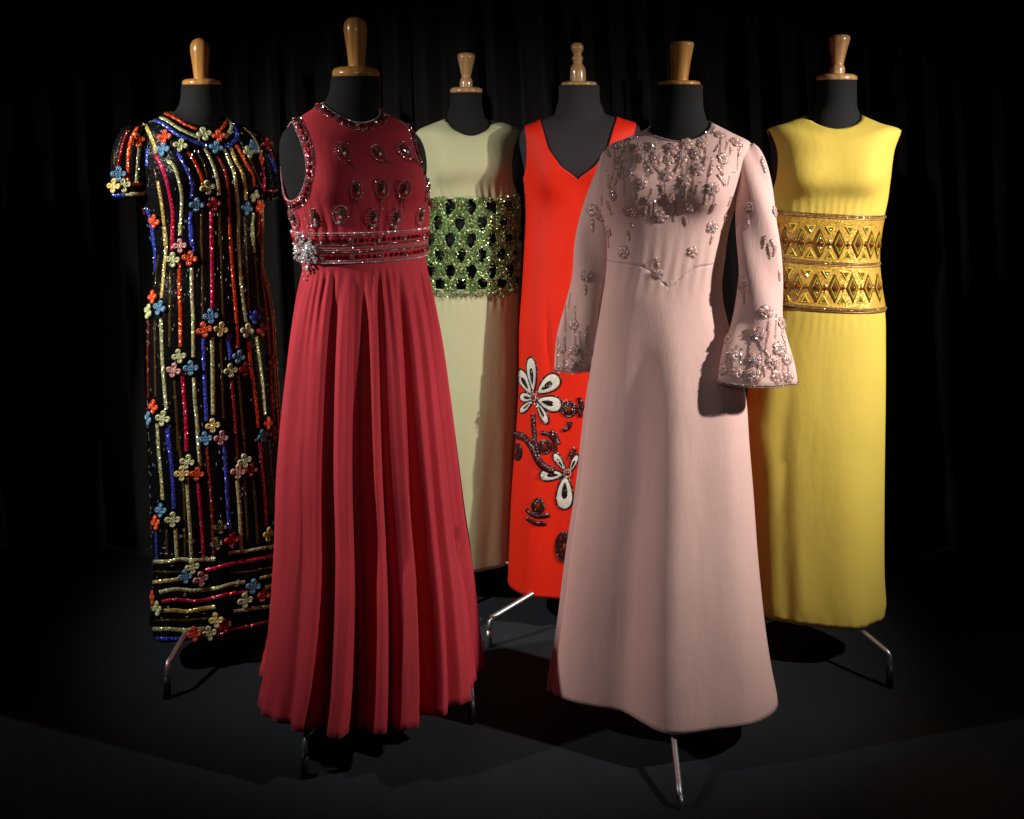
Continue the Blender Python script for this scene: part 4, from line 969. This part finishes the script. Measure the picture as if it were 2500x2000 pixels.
    def disc(c, rx, ry, gemc=True):
        ol = [(c[0] + rx * math.cos(2 * math.pi * k / 26), c[1] + ry * math.sin(2 * math.pi * k / 26)) for k in range(26)]
        o = patch(c, ol, .003, 'maroon_bead', 'beaded_disc', root, .001)
        if not o: return
        rim(ol, .0035, .004, 'black_bead', 'disc_rim', o)
        s = zd((c[0], c[1] - 2)); g = C(*s)
        if g and gemc:
            V, Fc = ico(1, 1); gm = mesh_of('amber_stone', [(v.x * .0062, v.y * .0085, v.z * .004) for v in V], Fc, M_['amber'], False); M = frame(g[0], g[1], lift=.005); M.translation -= ORG[root.name]; sub(gm, o, M, 'amber_stone')
    for c, rx, ry in (((515, 430), 36, 38), ((388, 628), 30, 34), ((246, 655), 22, 42), ((353, 940), 31, 38), ((492, 1155), 44, 78)): disc(c, rx, ry)
    mb = MB()
    for (x, y) in ((305, 345), (318, 330), (330, 335), (348, 350), (355, 372), (325, 395), (340, 400), (350, 415), (375, 465), (455, 590), (462, 600), (432, 560), (375, 780), (380, 765), (505, 380), (490, 385), (545, 630)):
        s = zd((x, y)); g = C(*s)
        if g: bead(mb, g[0] + g[1] * .006, .0024)
    obj('crystals', mb.V, mb.F, M_['crystal'], root, smooth=False)
fit_D()

# ================= E: blossoms, leaves and bead strands
M_['rose_sequin'] = glitter('dusty_rose_sequin', (.60, .35, .32), 600, .6, .35, .15, .3)
M_['bronze_bead'] = glossy('bronze_bead', (.46, .33, .29), .25, .35, .6)
M_['lilac_bead'] = glossy('lilac_crystal', (.62, .56, .64), .1, .4, 1, .9)
def fit_E():
    C = CAST['E']; root = DR['E']; ze, zf_ = Z(1340, 80, 2.782), Z(1300, 600, 2.876)
    seg = 40; V, Fc = [(0, 0, .0015)], []
    rad = lambda a: .0152 * (.76 + .24 * abs(math.cos(2.5 * a)) ** .6)
    for rr, hh in ((.45, .0012), (.8, .0022), (1, .0002)):
        for k in range(seg): a = 2 * math.pi * k / seg; V.append((rad(a) * rr * math.sin(a), rad(a) * rr * math.cos(a), hh * (1 - .25 * (math.cos(5 * a) < -.5))))
    for k in range(seg): Fc.append((0, 1 + (k + 1) % seg, 1 + k))
    for i in range(2):
        for k in range(seg): a = 1 + i * seg + k; b2 = 1 + i * seg + (k + 1) % seg; Fc.append((a, b2, b2 + seg, a + seg))
    fm = mesh_of('blossom', V, Fc, M_['rose_sequin'])
    rb = MB()
    for k in range(30): a = 2 * math.pi * k / 30; bead(rb, (rad(a) * 1.03 * math.sin(a), rad(a) * 1.03 * math.cos(a), .0008), .0011)
    rbm = mesh_of('bead_outline', rb.V, rb.F, M_['bronze_bead'], False)
    cb = MB(); cc = MB()
    for k in range(9): a = 2 * math.pi * k / 8; r = .0042 if k < 8 else 0; bead(cb if k % 2 else cc, (r * math.sin(a), r * math.cos(a), .0028 + (.0012 if k == 8 else 0)), .0016)
    for k in range(5): a = 2 * math.pi * k / 5; bead(cc, (.0088 * math.sin(a), .0088 * math.cos(a), .004), .0013)
    cbm = mesh_of('crystal_cluster', cb.V, cb.F, M_['lilac_bead'], False); ccm = mesh_of('silver_cluster', cc.V, cc.F, M_['crystal'], False)
    leaf = MB(); V, Fc = [], []
    for k in range(16):
        a = 2 * math.pi * k / 16; V.append((.0042 * math.sin(a) * (.75 + .25 * math.cos(a)), .0125 * math.cos(a), .0003))
    V.append((0, 0, .0026)); Fc = [(16, (k + 1) % 16, k) for k in range(16)]; lm = mesh_of('leaf', V, Fc, M_['rose_sequin'])
    lo = MB()
    for k in range(20): a = 2 * math.pi * k / 20; bead(lo, (.0045 * math.sin(a) * (.75 + .25 * math.cos(a)), .013 * math.cos(a), .0008), .001)
    lom = mesh_of('leaf_outline', lo.V, lo.F, M_['bronze_bead'], False)
    strand, strand2 = MB(), MB()
    def blossom(q, sc_=1.0, name='blossom'):
        h = cast_near(C, q[0], q[1], 1640)
        if not h: return
        o = place(fm, root, frame(h[0], h[1], roll=random.random() * 1.2, lift=.0006) @ Matrix.Scale(sc_, 4), 'blossom')
        for m_, n_ in ((rbm, 'bead_outline'), (cbm, 'lilac_cluster'), (ccm, 'crystal_cluster')): sub(m_, o, Matrix.Identity(4), n_)
    def lf(q, ang, sc_=1.0):
        h = cast_near(C, q[0], q[1], 1640)
        if not h: return
        o = place(lm, root, frame(h[0], h[1], roll=math.radians(ang), lift=.0006) @ Matrix.Scale(sc_, 4), 'leaf'); sub(lom, o, Matrix.Identity(4), 'leaf_outline')
    def st(pts, dbl=True):
        for sg in cast_line(C, pts, 4):
            T = strand if random.random() < .75 else strand2
            bead_row(T, sg, .0028, .0010, .0014 if dbl else 0)
            if dbl: bead_row(T, sg, .0028, .0010, -.0014)
    top = [(1165, 695), (1275, 745), (1045, 750), (935, 755), (1005, 820), (1185, 855), (835, 790), (705, 775), (610, 775), (470, 765), (640, 850), (815, 865), (470, 885), (1015, 930), (560, 950), (805, 965), (635, 1025), (925, 1005), (1040, 690), (560, 720), (730, 850), (905, 850)]
    low_ = [(1115, 1060), (680, 1135), (820, 1120), (435, 1095), (545, 1215), (760, 1250), (940, 1190), (295, 1205), (1215, 1250), (1355, 1185), (1110, 1320), (402, 1350), (510, 1490), (980, 1490), (740, 1635), (255, 1650), (1325, 1705), (355, 1240), (1535, 1215)]
    for i, q in enumerate(top + low_): blossom(ze(q), random.uniform(.82, 1.05) if i != len(top) + 16 else .9)
    for q, a in (((1145, 785), -35), ((1300, 805), -30), ((1165, 935), 25), ((1175, 1000), 35), ((1060, 875), -25), ((1115, 1190), 8), ((1228, 1145), -5), ((1105, 1405), -15), ((570, 1320), 35), ((540, 1375), 10), ((482, 945), 20), ((420, 1020), -15), ((1460, 905), 10), ((1350, 1285), 10),
                 ((1465, 1420), -10), ((1500, 1490), 5), ((1525, 1440), 20), ((410, 1190), 5), ((360, 1140), -10), ((405, 1425), 5), ((295, 1310), 0), ((740, 930), 35), ((690, 920), 25), ((910, 885), -30), ((555, 805), 5), ((405, 820), 60), ((1100, 940), -20), ((770, 1060), 10), ((930, 1280), 5), ((870, 930), -30), ((740, 1575), 5), ((460, 1000), -20)):
        lf(ze(q), a, random.uniform(.85, 1.25))
    for q in top + low_[:3]:
        for k in range(2):
            x = q[0] + random.uniform(-45, 45); y = q[1] + random.uniform(10, 45); L = random.uniform(50, 150); st([ze((x, y)), ze((x - 3, y + L / 2)), ze((x - 6, y + L))])
    for pts in ([(405, 965), (402, 1060)], [(460, 850), (440, 950), (412, 1050)], [(1110, 850), (1080, 990), (1062, 1165)], [(1225, 975), (1212, 1045)], [(1215, 730), (1200, 800)], [(1125, 640), (1100, 690)], [(1010, 1035), (1003, 1095)], [(1448, 840), (1465, 930)], [(925, 1060), (900, 1130)], [(1005, 690), (1080, 620)], [(700, 1060), (692, 1120)], [(655, 1180), (660, 1250)]):
        st([ze(p) for p in pts])
    for (x, y) in ((1240, 800), (1255, 947), (1040, 1015), (1080, 640), (395, 938), (485, 1028), (530, 870), (990, 880), (985, 1000)):
        st([ze((x - 12, y)), ze((x, y + 1)), ze((x + 12, y))], False)
    # lower sleeves and cuffs
    cf = [(380, 215, .9), (1480, 290, .95), (1642, 465, 1), (290, 555, .85), (1575, 620, 1.15), (1375, 650, .9), (1752, 545, .9), (290, 730, .85), (1735, 722, 1.05), (380, 735, .75), (1408, 768, .9), (1560, 808, 1.1), (1690, 820, 1.05), (262, 830, .85), (1335, 870, .8), (1550, 903, 1.1), (1432, 893, .9), (1718, 918, 1.05), (350, 825, .8), (1790, 800, .8), (1800, 925, .8), (200, 720, .7), (205, 850, .7)]
    for x, y, s_ in cf: blossom(zf_((x, y)), s_)
    for x, y, a in ((1480, 370, 10), (370, 310, 0), (1660, 560, -20), (1600, 690, 10), (1630, 880, 0), (1650, 760, 25), (1760, 640, 5), (1600, 935, -30), (1410, 830, 0), (1660, 20, 5), (1700, 40, -15), (1735, 210, 0), (1460, 900, 20)): lf(zf_((x, y)), a, .9)
    for pts in ([(1527, 680), (1518, 780), (1505, 950)], [(1612, 650), (1610, 760), (1605, 940)], [(1655, 520), (1660, 600), (1640, 700), (1645, 860)], [(1472, 720), (1465, 820)], [(1712, 480), (1705, 650)], [(1760, 600), (1775, 700), (1800, 900)], [(1380, 700), (1350, 850)], [(1440, 700), (1400, 860)], [(1540, 640), (1530, 720)], [(1685, 850), (1680, 950)], [(1750, 760), (1770, 940)], [(1580, 840), (1590, 945)], [(1320, 880), (1330, 930)],
                [(232, 420), (228, 600)], [(300, 420), (300, 520)], [(300, 600), (298, 700)], [(225, 640), (215, 870)], [(330, 600), (340, 860)], [(380, 560), (370, 700)], [(250, 760), (245, 870)], [(180, 640), (170, 860)], [(270, 330), (250, 440)]):
        st([zf_(p) for p in pts])
    for SS in (SF['E'].sl, SF['E'].sr):
        PN = [(SS.P[0, j], SS.N[0, j]) for j in range(SS.nb)]; L = closed(PN); bead_row(strand2, L, .0036, .0018, .001); bead_row(strand, L, .0036, .0014, -.0022)
    bead_row(strand2, closed(col_down(SF['E'], .002)), .004, .0014)
    obj('bronze_bead_strands', strand.V, strand.F, M_['bronze_bead'], root, smooth=False, kind='stuff'); obj('silver_bead_strands', strand2.V, strand2.F, M_['silver'], root, smooth=False, kind='stuff')
fit_E()
# pressed seams of the pink skirt
for pts in ([(1812, 985), (1805, 1100), (1807, 1200), (1813, 1400), (1821, 1600), (1825, 1762)], [(1452, 900), (1440, 1050), (1430, 1180), (1422, 1350), (1419, 1500), (1420, 1675)]):
    for sg in cast_line(CAST['E'], pts, 12):
        V, Fc = ribbon_mesh(sg, .0022, .0007, prof=[(-1, 0), (-.35, .9), (0, -.3), (.35, .9), (1, 0)], sink=.0001); obj('seam', V, Fc, M_['pink'], DR['E'])

# ================= F: the gold waistband
M_['goldbead'] = glitter('gold_caviar_beading', (.62, .38, .06), 620, .45, .38, .3, .35, spec=.6)
M_['yellow_glass'] = glossy('yellow_glass', (.75, .58, .04), .12, .1, 1, .8)
M_['taupe'] = glossy('smoky_mirror', (.30, .24, .14), .08, .6, 1, .8)
M_['silverg'] = glossy('pale_gold_bead', (.75, .66, .5), .12, .8, .6)
def fit_F():
    root = DR['F']; S = SF['F']; d = S.d; zq = Z(1860, 500, 6.16)
    top = ZY(519, d) ; bot = ZY(745, d); tilt = -.045
    zz = S.z - tilt * S.lx; V, Fc = S.part(np.minimum(top - zz, zz - bot), .0035); obj('waistband', V, Fc, M_['goldbead'], root, solid=.003)
    C = Caster(); C.add(V, Fc); C.done()
    def closed_line(y): 
        out = []
        for b in np.linspace(-math.pi, math.pi, 220):
            a_ = S.rings[S.nlow - 3]['a']; out.append(S.at(b, ZY(y, d) + tilt * a_ * math.sin(b), .0034))
        return out
    si, go = MB(), MB()
    for y in (521, 634, 741):
        for o_, m_ in ((-3.6, 'brass'), (5.2, 'brass')):
            V, Fc = ribbon_mesh(closed_line(y + o_)[:-1], .0019, .0018, closed=True); obj('cord', V, Fc, M_[m_], root)
        bead_row(si, closed_line(y), .0044, .002, 0, .7); bead_row(go, closed_line(y), .0042, .0016, .0032, .5)
    # one diamond: dark frame, yellow inner frame, mirror ground, stone
    def rhomb(name, a, b2, w, h, m):
        V, Fc = [], []; c = [(0, b2), (a, 0), (0, -b2), (-a, 0)]; n = 4
        for s_, z in ((1, 0), (1 - w * .25, h), (1 - w * .75, h), (1 - w, 0)):
            for p in c: V.append((p[0] * s_, p[1] * s_, z))
        for r in range(3):
            for k in range(n): Fc.append((r * n + k, r * n + (k + 1) % n, (r + 1) * n + (k + 1) % n, (r + 1) * n + k))
        return mesh_of(name, V, [f[::-1] for f in Fc], m, False)
    dia = rhomb('diamond_motif', .0160, .0385, .2, .003, M_['brass']); din = rhomb('yellow_frame', .0122, .0295, .26, .0028, M_['yellow_glass'])
    gr = mesh_of('mirror', [(0, .022, .001), (-.009, 0, .0012), (0, -.022, .001), (.009, 0, .0012), (0, 0, .0022)], [(0, 1, 4), (1, 2, 4), (2, 3, 4), (3, 0, 4)], M_['taupe'], False)
    st_ = bead_mesh('stone', .0078, M_['amber'], .62, 1); sg = bead_mesh('small_stone', .0048, M_['amber'], .7, 1); cr = bead_mesh('crystal', .0024, M_['silverg'], .8)
    V = [(-.0125, .009, 0), (.0125, .009, 0), (0, -.0135, 0), (-.0095, .0072, .0022), (.0095, .0072, .0022), (0, -.0095, .0022), (-.006, .0055, .0008), (.006, .0055, .0008), (0, -.006, .0008)]
    Fc = [(0, 3, 4, 1)[::-1], (1, 4, 5, 2)[::-1], (2, 5, 3, 0)[::-1], (3, 6, 7, 4)[::-1], (4, 7, 8, 5)[::-1], (5, 8, 6, 3)[::-1]]; tri = mesh_of('triangle_motif', V, [f[::-1] for f in Fc], M_['yellow_glass'], False)
    tin = mesh_of('mirror', [(-.007, .006, .0012), (.007, .006, .0012), (0, -.007, .0012)], [(0, 2, 1)], M_['taupe'], False)
    def diamond(p, n, s_=1):
        o = place(dia, root, frame(p, n, lift=.0006) @ Matrix.Scale(s_, 4), 'diamond_motif'); sub(din, o, Matrix.Identity(4), 'yellow_frame'); sub(gr, o, Matrix.Identity(4), 'mirror'); sub(st_, o, Matrix.Translation((0, 0, .003)), 'stone')
        for yy in (.0125, -.0125): sub(cr, o, Matrix.Translation((random.uniform(-.001, .001), yy, .003)), 'crystal')
    def triangle(p, n, up):
        o = place(tri, root, frame(p, n, roll=math.pi if up else 0, lift=.0006), 'triangle_motif'); sub(tin, o, Matrix.Identity(4), 'mirror'); sub(cr, o, Matrix.Translation((0, .001, .002)), 'crystal')
    def small(p, n):
        o = place(sg, root, frame(p, n, lift=.002), 'small_stone')
        for yy in (.0085, -.0085): sub(cr, o, Matrix.Translation((0, yy, .0005)), 'crystal')
    def at(q): s = zq(q); return cast_near(C, s[0], s[1], 2010)
    for q in [(350, 530), (600, 555), (880, 578), (1165, 590), (1440, 590), (1635, 600), (1738, 610), (370, 1215), (545, 1225), (825, 1250), (1100, 1255), (1365, 1255), (1600, 1250), (1745, 1250), (120, 510), (200, 1190)]:
        h = at(q)
        if h: diamond(*h)
    for q in [(470, 330), (740, 355), (1030, 380), (1320, 380), (1570, 380), (410, 1000), (690, 1030), (975, 1045), (1260, 1060), (1510, 1060), (240, 310)]:
        h = at(q)
        if h: triangle(h[0], h[1], False)
    for q in [(460, 715), (735, 745), (1020, 765), (1290, 765), (1530, 770), (370, 1390), (650, 1420), (930, 1440), (1210, 1440), (1480, 1430), (240, 690)]:
        h = at(q)
        if h: triangle(h[0], h[1], True)
    for q in [(470, 545), (740, 560), (1020, 590), (1300, 600), (1560, 600), (460, 1215), (680, 1240), (960, 1258), (1225, 1255), (1495, 1260), (1680, 1250)]:
        h = at(q)
        if h: small(*h)
    # the same pattern goes on round the back
    b = math.pi / 2 - S.yaw + .12
    while b < 3 * math.pi / 2 - S.yaw - .3:
        bb = (b + math.pi) % (2 * math.pi) - math.pi
        for y in (577, 688): diamond(*S.at(bb, ZY(y, d), .0045))
        b += .36
    obj('silver_beads', si.V, si.F, M_['silverg'], root, smooth=False, kind='stuff'); obj('gold_beads', go.V, go.F, M_['brass'], root, smooth=False, kind='stuff')
fit_F()
